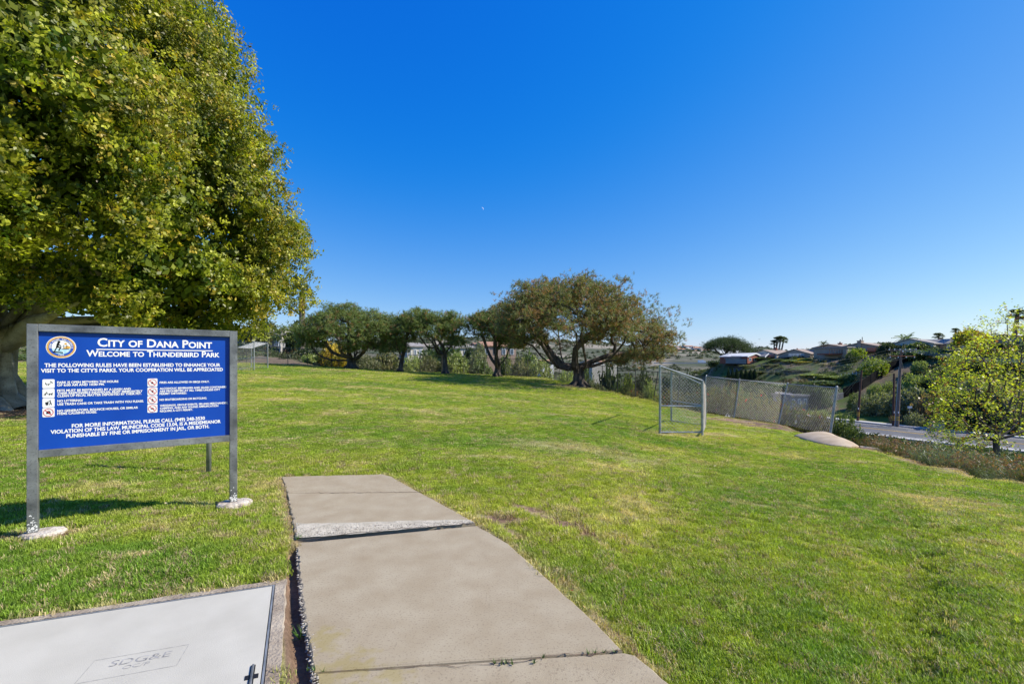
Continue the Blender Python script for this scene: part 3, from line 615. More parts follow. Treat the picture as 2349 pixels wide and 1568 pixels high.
# ------------------------------------------------------------------ flat lettering
def text_mesh(body, bold=0.0, small=None, condense=1.0, spacing=1.0):
    c = bpy.data.curves.new('t', 'FONT'); c.body = body; c.size = 1.0; c.offset = bold; c.space_character = spacing; c.resolution_u = 3
    if small is not None:
        c.small_caps_scale = small
        for ch in c.body_format: ch.use_small_caps = True
    o = bpy.data.objects.new('t', c); me = o.to_mesh()
    v = np.array([p.co[:2] for p in me.vertices]); f = [tuple(p.vertices) for p in me.polygons]
    o.to_mesh_clear(); bpy.data.objects.remove(o); bpy.data.curves.remove(c); return v, f
def put_text(mb, body, x0, x1, z0, cap, bold=.025, small=None, place=None, slope=0.0):
    v, f = text_mesh(body, bold, small); lo, hi = v[:, 0].min(), v[:, 0].max(); sx = (x1-x0)/(hi-lo); sz = cap/.70
    pts = [place(x0+(p[0]-lo)*sx, z0+p[1]*sz+slope*(p[0]-lo)*sx) for p in v]; mb.add(pts, f)

# faint embossed utility mark on the lid
va2 = lambda px, py: vq(0, 0, ZV-.0028)
A_ = Vector(GV(225, 1533)); B_ = Vector(GV(395, 1503)); ex_ = (B_-A_).normalized(); ey_ = Vector((-ex_.y, ex_.x)); wl = (B_-A_).length
def lidplace(x, y): p = A_+ex_*x+ey_*y; return Vector((p.x-VC.x, p.y-VC.y, ZV-.0030))
mk = MB(); put_text(mk, 'SDG&E', .04, wl*.96, .0, .052, 0.0, place=lidplace); put_text(mk, 'OC/P', wl*.36, wl*.72, -.045, .03, 0.0, place=lidplace)
bx = [(-.05, -.10), (wl+.05, -.10), (wl+.05, .085), (-.05, .085)]
for (p, q) in zip(bx, bx[1:]+bx[:1]):
    d = Vector((q[0]-p[0], q[1]-p[1])).normalized(); n = Vector((-d.y, d.x))*.0012
    mk.poly([lidplace(p[0]+n.x, p[1]+n.y), lidplace(p[0]-n.x, p[1]-n.y), lidplace(q[0]-n.x, q[1]-n.y), lidplace(q[0]+n.x, q[1]+n.y)])
mk.build('lid_lettering', M['lidmark'], LID)

# ------------------------------------------------------------------ park sign
SL, SR = Vector((-4.283, 4.07)), Vector((-3.05, 4.98)); SW = (SR-SL).length; SANG = math.atan2(SR.y-SL.y, SR.x-SL.x)
sign = empty('park_sign', (SL.x, SL.y, 0), SANG, label='blue park rules sign in a grey steel frame on two posts', cat='sign')
PW = .035
for x, nm in ((0, None), (SW, None)):
    m = MB(); m.box(x-PW, -PW, -.05, x+PW, PW, 1.90); m.build('post', M['signmetal'], sign, bevel=.003)
m = MB(); m.box(PW+.001, -PW+.002, 1.838, SW-PW-.001, PW-.002, 1.902); m.build('top_rail', M['signmetal'], sign, bevel=.003)
m = MB(); m.box(PW+.001, -PW+.002, .706, SW-PW-.001, PW-.002, .772); m.build('bottom_rail', M['signmetal'], sign, bevel=.003)
m = MB(); m.box(PW+.001, 0, .773, SW-PW-.001, .006, 1.837); PAN = m.build('panel', M['blue'], sign)
for x, r, zz in ((.06, .155, 0), (SW+.01, .17, 0)):
    m = MB(); n = 40; top = []
    for i in range(n):
        a = 2*math.pi*i/n; k_ = 1+rng.normal(0, .035)+.06*math.sin(3*a+x); top.append((x+r*k_*math.cos(a), r*.8*k_*math.sin(a)))
    bm = bmesh.new(); R_ = []
    for sc, z in ((0.55, .045), (.88, .04), (1.0, .02), (1.03, -.06)): R_.append([bm.verts.new((x+(p[0]-x)*sc, p[1]*sc, z+rng.normal(0, .002))) for p in top])
    bm.faces.new(R_[0])
    for a, b in zip(R_[:-1], R_[1:]):
        for i in range(n): j = (i+1) % n; bm.faces.new((a[i], b[i], b[j], a[j]))
    bmesh.ops.recalc_face_normals(bm, faces=bm.faces); me = bpy.data.meshes.new('footing'); bm.to_mesh(me); bm.free(); link('footing', me, [M['footing']], sign)
# chipped white paint round the post feet
m = MB()
for x in (0, SW):
    for _ in range(46):
        z = .05+abs(rng.normal(0, .05)); w = rng.uniform(.002, .009); h = rng.uniform(.003, .014); xx = x+rng.uniform(-.03, .03)
        m.poly([(xx-w, -PW-.0012, z), (xx+w, -PW-.0012, z+h*.3), (xx+w*.5, -PW-.0012, z+h), (xx-w*.8, -PW-.0012, z+h*.8)])
m.build('chipped_paint', M['white'], sign)['kind'] = 'stuff'
Y1, Y2, Y3, Y4 = -.0015, -.003, -.0045, -.006
pl = lambda y: (lambda x, z: Vector((x, y, z)))
hd = MB()
put_text(hd, 'City of Dana Point', .428, 1.338, 1.712, .078, .022, .78, pl(Y1)); put_text(hd, 'Welcome to Thunderbird Park', .350, 1.406, 1.617, .058, .022, .78, pl(Y1))
hd.poly([(.420, Y1, 1.679), (1.345, Y1, 1.679), (1.345, Y1, 1.688), (.420, Y1, 1.688)]); hd.build('heading', M['letter'], PAN)
LT = [('THE FOLLOWING RULES HAVE BEEN ESTABLISHED TO ENHANCE YOUR', .072, 1.412, 1.517, .033), ("VISIT TO THE CITY'S PARKS. YOUR COOPERATION WILL BE APPRECIATED", .049, 1.436, 1.468, .033)]
intro = MB()
for t_, a, b, z, h in LT: put_text(intro, t_, a, b, z, h, .028, None, pl(Y1))
intro.build('lettering', M['letter'], PAN)
RULES = [
 [('PARK IS OPEN BETWEEN THE HOURS', .154, .579, 1.366, .020), ('OF 6:00 AM AND 10:00 PM.', .154, .478, 1.341, .020)],
 [('PETS MUST BE RESTRAINED BY A LEASH AND', .154, .672, 1.291, .020), ('THEIR RESPONSIBLE INDIVIDUAL MUST IMMEDIATELY', .154, .761, 1.266, .020), ('CLEAN UP FECAL MATTER DEPOSITED BY THEIR PET.', .155, .753, 1.242, .020)],
 [('NO LITTERING!', .155, .325, 1.196, .020), ('USE TRASH CANS OR TAKE TRASH WITH YOU PLEASE.', .155, .770, 1.166, .020)],
 [('NO GENERATORS, BOUNCE HOUSES, OR SIMILAR', .155, .726, 1.105, .020), ('ITEMS CAUSING NOISE.', .155, .424, 1.080, .020)],
 [('FIRES ARE ALLOWED IN BBQS ONLY.', .895, 1.315, 1.347, .019)],
 [('ALCOHOLIC BEVERAGES AND GLASS CONTAINERS', .895, 1.469, 1.286, .019), ('ARE PROHIBITED AT ALL TIMES UNLESS CITY', .895, 1.412, 1.259, .019), ('PERMIT OBTAINED.', .895, 1.119, 1.233, .019)],
 [('NO SKATEBOARDING OR BICYCLING.', .895, 1.292, 1.173, .019)],
 [('WEDDINGS, GROUP EVENTS, SELLING MERCHANDISE,', .897, 1.484, 1.113, .019), ('CAMPING, AND ANY SOUND AMPLIFICATION', .898, 1.394, 1.086, .019), ('REQUIRE A CITY PERMIT.', .898, 1.169, 1.058, .019)],
 [('FOR MORE INFORMATION, PLEASE CALL (949) 248-3530', .251, 1.275, .955, .033), ('VIOLATION OF THIS LAW, MUNICIPAL CODE 13.04, IS A MISDEMEANOR', .111, 1.416, .910, .033), ('PUNISHABLE BY FINE OR IMPRISONMENT IN JAIL, OR BOTH.', .214, 1.313, .864, .033)]]
for rr in RULES:
    q = MB()
    for t_, a, b, z, h in rr: put_text(q, t_, a, b, z, h, .03, None, pl(Y1))
    q.build('lettering', M['letter'], PAN)
# pictograms: white plates with black figures, four with a red ring and bar
def stroke(mb, p, w, y):
    for a, b in zip(p[:-1], p[1:]):
        a = Vector(a); b = Vector(b); d = (b-a); 
        if d.length < 1e-7: continue
        d.normalize(); n = Vector((-d.y, d.x))*w/2; e = d*w*.3
        mb.poly([(q.x, y, q.y) for q in (a-n-e, b-n+e, b+n+e, a+n-e)])
def disc(mb, cx, cz, rx, rz, y, n=20, inner=0):
    if inner:
        vs = []; 
        for i in range(n): a = 2*math.pi*i/n; vs += [(cx+rx*math.cos(a), y, cz+rz*math.sin(a)), (cx+rx*inner*math.cos(a), y, cz+rz*inner*math.sin(a))]
        mb.add(vs, [(2*i, (2*i+2) % (2*n), (2*i+3) % (2*n), 2*i+1) for i in range(n)])
    else: mb.poly([(cx+rx*math.cos(2*math.pi*i/n), y, cz+rz*math.sin(2*math.pi*i/n)) for i in range(n)])
FIG = {
 'seesaw': ([[(-.5, -.05), (-.3, -.1), (-.28, -.3)], [(-.5, .15), (-.45, -.05)], [(-.15, -.15), (.45, .12)], [(.05, -.12), (.05, -.4)], [(.6, .35), (.4, .5), (.3, .42)], [(.6, .35), (.7, .15)]], [(-.48, .22, .07), (.4, .6, .07)]),
 'dog': ([[(-.75, -.45), (-.6, -.1), (-.35, .15), (-.2, -.05), (-.05, -.1)], [(-.5, -.45), (-.45, -.15), (-.6, -.1)], [(.1, -.1), (.6, -.08), (.75, .1)], [(.15, -.1), (.1, -.4)], [(.25, -.1), (.25, -.4)], [(.55, -.1), (.52, -.4)], [(.6, -.1), (.65, -.4)]], [(-.28, .28, .08)]),
 'bin': ([[(-.5, .1), (-.4, -.5)], [(-.35, .1), (-.3, -.5)], [(-.2, .1), (-.2, -.5)], [(-.05, .1), (-.1, -.5)], [(-.5, .1), (-.05, .1)], [(-.4, -.5), (-.1, -.5)], [(.35, .35), (-.15, .3)], [(.35, .35), (.35, 0)], [(.3, 0), (.2, -.5)], [(.4, 0), (.55, -.5)]], [(.3, .55, .1)]),
 'generator': ([[(-.3, .35), (0, .42), (.3, .35)], [(-.35, .15), (.35, .15)], [(-.35, .15), (-.4, -.15)], [(.35, .15), (.4, -.15)], [(-.3, -.05), (.3, -.05)], [(-.5, -.35), (.5, -.35)], [(-.45, -.3), (.45, -.3)]], []),
 'fire': ([[(-.3, -.3), (.3, -.3)], [(-.3, -.22), (.3, -.4)], [(-.1, -.2), (-.15, .05), (0, .35)], [(.05, -.2), (.0, .1)], [(.15, -.2), (.15, .05)]], [(0, -.08, .13)]),
 'glass': ([[(-.4, .3), (.35, .3), (.0, 0), (-.4, .3)], [(-.2, .18), (.2, .18)], [(0, 0), (0, -.35)], [(-.2, -.38), (.2, -.38)]], []),
 'skater': ([[(-.3, .2), (0, .25), (.25, .1)], [(0, .25), (.1, -.05), (-.1, -.3)], [(.1, -.05), (.25, -.35)], [(-.2, -.4), (.35, -.42)]], [(0, .42, .09)]),
 'tent': ([[(-.45, -.2), (0, .2), (.45, -.1)], [(-.3, -.15), (.3, -.12)], [(-.15, 0), (.3, 0)], [(-.1, -.2), (0, .15), (.15, -.2)]], [])}
def picto(x0, z0, x1, z1, fig, ban):
    mb = MB(); cx, cz = (x0+x1)/2, (z0+z1)/2; hx, hzz = (x1-x0)/2, (z1-z0)/2; r = .009
    pts = []
    for (sx, sz, a0) in ((1, 1, 0), (-1, 1, 90), (-1, -1, 180), (1, -1, 270)):
        for k_ in range(5): a = math.radians(a0+22.5*k_); pts.append((cx+sx*(hx-r)+r*math.cos(a), Y1, cz+sz*(hzz-r)+r*math.sin(a)))
    mb.poly(pts); mb.mi = 1; sc = hx*(.72 if ban else .95)
    st, ds = FIG[fig]
    for s_ in st: stroke(mb, [(cx+a*sc, cz+b*sc) for a, b in s_], .0052 if ban else .0045, Y2)
    for a, b, r_ in ds: disc(mb, cx+a*sc, cz+b*sc, r_*sc, r_*sc, Y2-.0002)
    mb.mi = 2
    if ban: disc(mb, cx, cz, hx*.84, hzz*.84, Y3, 28, .89); stroke(mb, [(cx-hx*.58, cz+hzz*.58), (cx+hx*.58, cz-hzz*.58)], .0045, Y3-.0003)
    mb.build('pictogram', [M['white'], M['black'], M['red']], PAN)
zs = [(1.406, 1.325), (1.320, 1.238), (1.234, 1.152), (1.148, 1.064)]
for (a, b), fg, bn in zip(zs, ('seesaw', 'dog', 'bin', 'generator'), (0, 0, 0, 1)): picto(.059, b, .138, a, fg, bn)
for (a, b), fg in zip([(1.398, 1.317), (1.311, 1.230), (1.225, 1.144), (1.139, 1.057)], ('fire', 'glass', 'skater', 'tent')): picto(.799, b, .878, a, fg, 1)
# city seal
se = MB(); cx, cz, R = .181, 1.698, .100
se.mi = 0; disc(se, cx, cz, R, R, Y1, 48); se.mi = 1; disc(se, cx, cz, R*.95, R*.95, Y2, 48, .88)
se.mi = 2; disc(se, cx, cz, R*.83, R*.83, Y2-.0004, 48, .78)
se.mi = 3; disc(se, cx, cz-R*.02, R*.63, R*.63, Y2-.0008, 40)
se.mi = 4; se.poly([(cx+R*.63*math.cos(a), Y3-.0004, cz-R*.02+R*.63*math.sin(a)) for a in np.radians(np.linspace(190, 350, 20))])
se.mi = 1; disc(se, cx+R*.30, cz+R*.32, R*.09, R*.09, Y3)
se.poly([(cx+R*.12, Y3-.0008, cz-R*.12), (cx+R*.60, Y3-.0008, cz-R*.12), (cx+R*.60, Y3-.0008, cz+R*.06), (cx+R*.42, Y3-.0008, cz+R*.14), (cx+R*.25, Y3-.0008, cz+R*.02)])
se.mi = 5
for s_, w in (([(-.12, .50), (-.2, .3), (-.25, .02)], .15), ([(-.25, .02), (-.02, -.02), (-.15, -.3)], .09), ([(-.25, .02), (-.36, -.2), (-.42, -.38)], .08), ([(-.2, .32), (.0, .1)], .05), ([(-.5, -.42), (.1, -.5)], .1), ([(.05, -.18), (.5, -.15)], .05), ([(.18, -.15), (.18, .22)], .02), ([(.36, -.15), (.36, .22)], .02), ([(.1, .15), (.26, .15)], .015), ([(.28, .15), (.44, .15)], .015), ([(.02, .0), (.5, .05)], .012)):
    stroke(se, [(cx+R*a, cz+R*b) for a, b in s_], R*w, Y4)
disc(se, cx-R*.14, cz+R*.52, R*.09, R*.06, Y4)
se.mi = 3
def arc_text(mb, body, r, a0, a1, h, flip=False):
    n = len(body)
    for i, ch in enumerate(body):
        if ch == ' ': continue
        v, f = text_mesh(ch, .03); v = v-[[(v[:, 0].min()+v[:, 0].max())/2, 0]]; a = math.radians(a0+(a1-a0)*(i+.5)/n)
        pts = []
        for p in v:
            px, pz = p[0]*h/.7, (p[1]*h/.7 if not flip else p[1]*h/.7-h)
            if flip: rr, tx = -pz, px; X = cx+(r+rr)*math.cos(a)-px*math.sin(a); Z = cz+(r+rr)*math.sin(a)+px*math.cos(a)
            else: X = cx+(r+pz)*math.cos(a)+px*math.sin(a); Z = cz+(r+pz)*math.sin(a)-px*math.cos(a)
            pts.append((X, Y3, Z))
        mb.add(pts, f)
arc_text(se, 'DANA POINT', R*.675, 188, 98, R*.12); arc_text(se, 'CALIFORNIA', R*.675, 86, -8, R*.12); arc_text(se, '1989', R*.69, 255, 285, R*.10, True)
se.build('city_seal', [M['letter'], M['gold'], mat('seal_blue', (.02, .08, .42), rough=.5), M['white'], M['cyan'], M['black']], PAN)
# second sign seen from behind: only its round post shows under the blue panel
t = empty('small_sign', (-4.28, 6.42, hz1(-4.28, 6.42)), label='round galvanised sign post standing behind the blue park sign', cat='sign post')
m = MB(); m.tube((0, 0, -.1), (.012, 0, 1.66), .033, n=16); m.build('post', M['galv'], t, smooth=True)
m = MB(); m.box(-.16, .036, 1.34, .18, .039, 1.64); m.build('plate', M['galv'], t)

# ------------------------------------------------------------------ chain link
def clip_line(poly, p, d):
    t0, t1 = -1e9, 1e9; n = len(poly); area = sum(poly[i][0]*poly[(i+1) % n][1]-poly[(i+1) % n][0]*poly[i][1] for i in range(n)); sg = 1 if area > 0 else -1
    for i in range(n):
        a, b = poly[i], poly[(i+1) % n]; ex, ey = b[0]-a[0], b[1]-a[1]; nx, ny = -ey*sg, ex*sg
        num = (p[0]-a[0])*nx+(p[1]-a[1])*ny; den = d[0]*nx+d[1]*ny
        if abs(den) < 1e-9:
            if num < 0: return None
            continue
        t = -num/den
        if den > 0: t0 = max(t0, t)
        else: t1 = min(t1, t)
    return (t0, t1) if t1 > t0+1e-4 else None
def chain(name, quad, parent, m, sp=.05, w=.004, bulge=0.0, local=None):
    """woven wire in the plane of quad (bottom-left, bottom-right, top-right, top-left), as real thin wires"""
    q = [Vector(p) for p in quad]; e1 = (q[1]-q[0]).normalized(); nn = e1.cross(q[3]-q[0]).normalized(); e2 = nn.cross(e1)
    pl_ = [((p-q[0]).dot(e1), (p-q[0]).dot(e2)) for p in q]; off = [(p-q[0]).dot(nn) for p in q]
    xs = [p[0] for p in pl_]; ys = [p[1] for p in pl_]; V_, F_ = [], []
    wd = max(xs)-min(xs); hh = max(ys)-min(ys); step = sp*1.414
    for fam in (1, -1):
        c = min(xs)-hh
        while c < max(xs)+hh:
            r = clip_line(pl_, (c, min(ys)), (.7071*fam, .7071))
            if r:
                a = (c+.7071*fam*r[0], min(ys)+.7071*r[0]); b = (c+.7071*fam*r[1], min(ys)+.7071*r[1])
                ns = 4 if bulge else 1; prev = None; base = len(V_)
                for i in range(ns+1):
                    t = i/ns; x = a[0]+(b[0]-a[0])*t; y = a[1]+(b[1]-a[1])*t
                    bu = bulge*math.sin(math.pi*np.clip((x-min(xs))/wd, 0, 1))*(.5+.8*math.sin(math.pi*np.clip((y-min(ys))/hh, 0, 1)))
                    o = q[0]+e1*x+e2*y+nn*(bu+fam*w*.5)
                    sd = (e1*.7071-e2*.7071*fam)*w*.5
                    V_ += [o-sd-nn*w*.3, o+sd-nn*w*.3, o+nn*w*.6]
                for i in range(ns):
                    k_ = base+3*i
                    F_ += [(k_, k_+1, k_+4, k_+3), (k_+1, k_+2, k_+5, k_+4), (k_+2, k_, k_+3, k_+5)]
            c += step
    me = bpy.data.meshes.new(name); me.from_pydata(V_, [], F_); return link(name, me, [m], parent)

# ------------------------------------------------------------------ goals
def goal(loc, a, label, flip=1):
    """a: dict of the four foot points relative to the first front post"""
    g_ = empty('goal_frame', loc, label=label, cat='goal', group='wire mesh ball goals on the lawn')
    A, B, C, D = [Vector(p) for p in a]; H, h = 2.0, 1.57; up = Vector((0, 0, 1)); r = .036
    for p, t in ((A, H), (B, H), (C, h), (D, h)):
        m = MB(); m.tube(p-up*.05, p+up*t, r, n=10); m.build('post', M['galv'], g_, smooth=False)
    for nm, p, q in (('crossbar', A+up*H, B+up*H), ('top_rail', A+up*H, C+up*h), ('top_rail', B+up*H, D+up*h), ('top_rail', C+up*h, D+up*h), ('middle_rail', A+up*.82, C+up*.80), ('middle_rail', B+up*.82, D+up*.80), ('bottom_rail', A+up*.04, C+up*.04), ('bottom_rail', B+up*.04, D+up*.04), ('bottom_rail', C+up*.04, D+up*.04)):
        m = MB(); m.tube(p, q, .024, n=8); m.build(nm, M['galv'], g_)
    chain('mesh_panel', [A+up*.03, C+up*.03, C+up*h, A+up*H], g_, M['wire'], .075, .0052)
    chain('mesh_panel', [B+up*.03, D+up*.03, D+up*h, B+up*H], g_, M['wire'], .075, .0052)
    chain('mesh_panel', [C+up*.03, D+up*.03, D+up*h, C+up*h], g_, M['wire_dark'], .10, .004, bulge=.035*flip)  # darker wire colour here holds down the sunlit glare of the edge-on mesh
    chain('mesh_panel', [A+up*H, B+up*H, D+up*h, C+up*h], g_, M['wire'], .075, .0052)
    return g_
A0 = P(1514, 993.8, 13.5); B0 = P(1540, 966.5, 17.8); C0 = P(1611, 993.8, 13.5); D0 = P(1618, 978.5, 17.5)
goal(A0, [Vector((0, 0, 0)), B0-A0, C0-A0, D0-A0], 'near wire mesh goal casting its shadow on the lawn before the leaning fence')
A1 = P(583, 848.8, 32.0); z1 = lambda p: hz1(A1.x+p.x, A1.y+p.y)-A1.z
q = [-(B0-A0), -(C0-A0), -(D0-A0)]; q = [Vector((p.x, p.y*-1 if i == 9 else p.y, 0)) for i, p in enumerate(q)]
q = [Vector((-1.4, 4.4, 0)), Vector((-1.25, 0, 0)), Vector((-2.6, 4.2, 0))]
for p in q: p.z = z1(p)
goal(A1, [Vector((0, 0, 0)), q[0], q[1], q[2]], 'far wire mesh goal behind the blue sign, mostly hidden by it', -1)

# ------------------------------------------------------------------ fences
def fence(label, posts, mp, mw, name='chain_link_fence', r=.03, sp=.06, w=.004, rail=True, heavy=()):
    """posts: (u, v base, u, v top, distance)"""
    b = [P(p[0], p[1], p[4]) for p in posts]; t = [P(p[2], p[3], p[4]) for p in posts]
    for q in b: q.z = min(q.z, hz1(q.x, q.y)+.12)
    root = empty(name, b[0], label=label, cat='fence', group='chain link fences round the park')
    b = [p-b[0] for p in b]; o = P(posts[0][0], posts[0][1], posts[0][4]); t = [p-root.location for p in t]
    for i, (p, q) in enumerate(zip(b, t)):
        m = MB(); rr = r*1.5 if i in heavy else r; m.tube(p-(q-p)*.12, q, rr, n=8); m.tube(q, q+(q-p).normalized()*.03, rr*1.15, rr*.3, n=8); m.build('post', mp, root)
    for i in range(len(b)-1):
        m = MB(); m.tube(t[i]-Vector((0, 0, .04)), t[i+1]-Vector((0, 0, .04)), .021, n=6); m.build('top_rail', mp, root)
        chain('mesh_panel', [b[i]+Vector((0, 0, .02)), b[i+1]+Vector((0, 0, .02)), t[i+1]-Vector((0, 0, .01)), t[i]-Vector((0, 0, .01))], root, mw, sp, w)
    return root
BF = [(470,831,470,791,47.8),(518,831.5,518,791.8,47.8),(566,832,566,792.5,47.8),(613.4,832.7,613.4,793,47.8),(660.4,836.7,660.4,797,47.8),(706,839,706,799,47.8),(760.5,842,760.5,802,47.8),(819,845.5,819,806,48),(867.4,848.8,867.4,810,48.3),(916,851,916,812,48.6),(965,852.6,965,813.5,49),(1013.7,854.5,1013.7,815.5,49),(1064,856.7,1064,817.6,49),(1111,858,1111,819.3,49),(1159.3,859.5,1159.3,820.7,49),(1209.6,861.5,1209.6,824,48.2),(1261.6,866.6,1261.6,826.3,47.2)]
fence('long dark chain link fence behind the row of pines', BF, M['darkpost'], M['wire_dark'], sp=.10, w=.006)
SF = [(1261.6,866.9,1261.6,826.5,47.0),(1283,868,1283,829,46),(1302.6,873,1302.6,831,45),(1350.8,881.7,1350.8,835.5,41),(1381.5,889.5,1381.5,838,37.5),(1417,898.8,1417,842,33.5),(1457.6,909,1457.6,847,30.2),(1499,916.5,1509.5,851.5,28.6),(1553,927,1560,857.5,25.6),(1611,942,1619,861.5,23.3)]
fence('dull chain link fence running from the big pine to the near goal', SF, M['darkpost'], M['wire_dark'], sp=.075, w=.0055)
RF = [(1612,942.5,1620,861,23.2),(1684,955.9,1697,868.9,21.8),(1786,971.5,1807,878.7,20.2),(1904,998,1919.7,886.5,17.0)]
fence('pale leaning chain link fence ending at the tan concrete apron', RF, M['galv'], M['wire'], sp=.08, w=.0065, heavy=(3,))

# ------------------------------------------------------------------ tan concrete apron
def make_mound():
    c = np.mean(np.array(MOUND), 0); n = 48; pts = []
    pl_ = MOUND+[MOUND[0]]; seg = [math.dist(a, b) for a, b in zip(pl_[:-1], pl_[1:])]; tot = sum(seg)
    for i in range(n):
        s_ = tot*i/n; k_ = 0
        while s_ > seg[k_]: s_ -= seg[k_]; k_ += 1
        t = s_/seg[k_]; pts.append((pl_[k_][0]*(1-t)+pl_[k_+1][0]*t, pl_[k_][1]*(1-t)+pl_[k_+1][1]*t))
    bm = bmesh.new(); rings = []
    for f_, dz in ((1.0, -.12), (1.0, .03), (.97, .05), (.8, .13), (.55, .21), (.3, .26)):
        rings.append([bm.verts.new((c[0]+(p[0]-c[0])*f_, c[1]+(p[1]-c[1])*f_, hz1(c[0]+(p[0]-c[0])*f_, c[1]+(p[1]-c[1])*f_)+dz)) for p in pts])
    top = bm.verts.new((c[0], c[1], hz1(*c)+.28))
    for a, b in zip(rings[:-1], rings[1:]):
        for i in range(n): j = (i+1) % n; bm.faces.new((a[i], a[j], b[j], b[i]))
    for i in range(n): bm.faces.new((rings[-1][i], rings[-1][(i+1) % n], top))
    bmesh.ops.recalc_face_normals(bm, faces=bm.faces)
    for f_ in bm.faces: f_.smooth = True
    me = bpy.data.meshes.new('concrete_apron'); bm.to_mesh(me); bm.free(); o = link('concrete_apron', me, [M['mound']])
    tag(o, 'low tan concrete apron at the foot of the last fence post', 'concrete apron')
make_mound()
m = MB(); ep = [UD(1972, 13.5), UD(2010, 13.4), UD(2035, 13.25)]
for a, b in zip(ep[:-1], ep[1:]):
    A_, B_ = Vector((*a, hz1(*a))), Vector((*b, hz1(*b))); m.tube(A_, B_, .05, n=6)
o = m.build('edging', M['mound']); tag(o, 'thin concrete edging strip leading right from the apron', 'edging')

# ------------------------------------------------------------------ branching trees
def grow(trunk, targets, step=.5, order=None, bias=.35, jit=.12, sag=0.0, limbs=()):
    """trunk: list of points; each target is joined to the nearest earlier node. -> positions, parents, tip node of each target"""
    cap = len(trunk)+len(targets)*14+10+8*len(limbs); pos = np.zeros((cap, 3)); par = np.full(cap, -1); dep = np.zeros(cap); n = 0
    for i, p in enumerate(trunk): pos[n] = p; par[n] = n-1; dep[n] = 0 if n == 0 else dep[n-1]+np.linalg.norm(pos[n]-pos[n-1]); n += 1
    top = pos[n-1].copy(); k0 = max(0, n-2); fk = n-1
    for L_e in limbs:
        e = np.array(L_e, float); pr = fk; L_ = np.linalg.norm(e-top); sw = rng.normal(0, .05, 3)*L_
        for k_ in range(1, 7):
            f_ = k_/6; p = top*(1-f_)+e*f_+np.array([0, 0, -.16])*L_*math.sin(math.pi*f_)*(1 if e[2]-top[2] > .25*L_ else -.6)+sw*math.sin(2*math.pi*f_); pos[n] = p; par[n] = pr; dep[n] = dep[pr]+L_/6; pr = n; n += 1
    tg = np.array(targets); idx = np.argsort(np.linalg.norm(tg-top, axis=1)*(1+rng.uniform(-.15, .15, len(tg)))); tips = []
    for ti in idx:
        t = tg[ti]; d = np.linalg.norm(pos[k0:n]-t, axis=1); toward = np.linalg.norm(t-top)
        cost = d+bias*dep[k0:n]*.25+np.maximum(0, (np.linalg.norm(pos[k0:n]-top, axis=1)-toward))*1.5+(np.arange(k0, n) <= fk)*(.8 if len(limbs) else 0)*toward
        b = k0+int(np.argmin(cost)); L_ = np.linalg.norm(t-pos[b]); m_ = int(np.clip(math.ceil(L_/step), 1, 12)); st = pos[b].copy(); pr = b
        up0 = (pos[b]-pos[par[b]]) if par[b] >= 0 else np.array([0, 0, 1.]); up0 = up0/(np.linalg.norm(up0)+1e-9)
        for k_ in range(1, m_+1):
            f_ = k_/m_; p = st*(1-f_)+t*f_+up0*L_*.22*math.sin(math.pi*f_)*(1-f_)
            if k_ < m_: p = p+rng.normal(0, jit*step, 3); p[2] -= sag*math.sin(math.pi*f_)*L_
            pos[n] = p; par[n] = pr; dep[n] = dep[pr]+np.linalg.norm(pos[n]-pos[pr]); pr = n; n += 1
        tips.append(n-1)
    return pos[:n], par[:n], np.array(tips)
def radii(par, tips, rt, rb, e=2.2):
    n = len(par); w = np.zeros(n); w[tips] += 1
    for i in range(n-1, 0, -1): w[par[i]] += w[i]
    w = np.maximum(w, 1); r = rt*w**(1/e); return rt+(r-rt)*(rb-rt)/max(r[0]-rt, 1e-6)
def tubes(pos, par, rad, minr=0, thick=.12):
    V_, F_ = [], []
    for i in range(1, len(pos)):
        p = par[i]
        if p < 0 or rad[i] < minr: continue
        a, b = Vector(pos[p]), Vector(pos[i]); t = b-a
        if t.length < 1e-5: continue
        t.normalize(); q = t.orthogonal().normalized(); w = t.cross(q); r0, r1 = min(rad[p], rad[i]*1.35), rad[i]; n = 10 if r1 > thick else (6 if r1 > .04 else 3); base = len(V_)
        e = t*r1*.3
        for (c, r) in ((a-e, r0), (b+e, r1)):
            for k_ in range(n): an = 2*math.pi*k_/n; V_.append(tuple(c+(q*math.cos(an)+w*math.sin(an))*r))
        F_ += [(base+k_, base+(k_+1) % n, base+n+(k_+1) % n, base+n+k_) for k_ in range(n)]
    return V_, F_
def branch_obj(name, pos, par, rad, m, parent, minr=0):
    V_, F_ = tubes(pos, par, rad, minr); me = bpy.data.meshes.new(name); me.from_pydata(V_, [], F_); me.polygons.foreach_set('use_smooth', [True]*len(me.polygons)); return link(name, me, [m], parent)
def rotmat(n, spread=None, d=None):
    """random rotation matrices; with d, local z points roughly along d"""
    if d is None: d = rng.normal(size=(n, 3))
    else: d = d/(np.linalg.norm(d, axis=1, keepdims=True)+1e-9)+rng.normal(size=(n, 3))*(spread or 0)
    z = d/(np.linalg.norm(d, axis=1, keepdims=True)+1e-9); a = rng.normal(size=(n, 3)); x = np.cross(a, z); x /= np.linalg.norm(x, axis=1, keepdims=True)+1e-9; y = np.cross(z, x)
    return np.stack([x, y, z], -1)
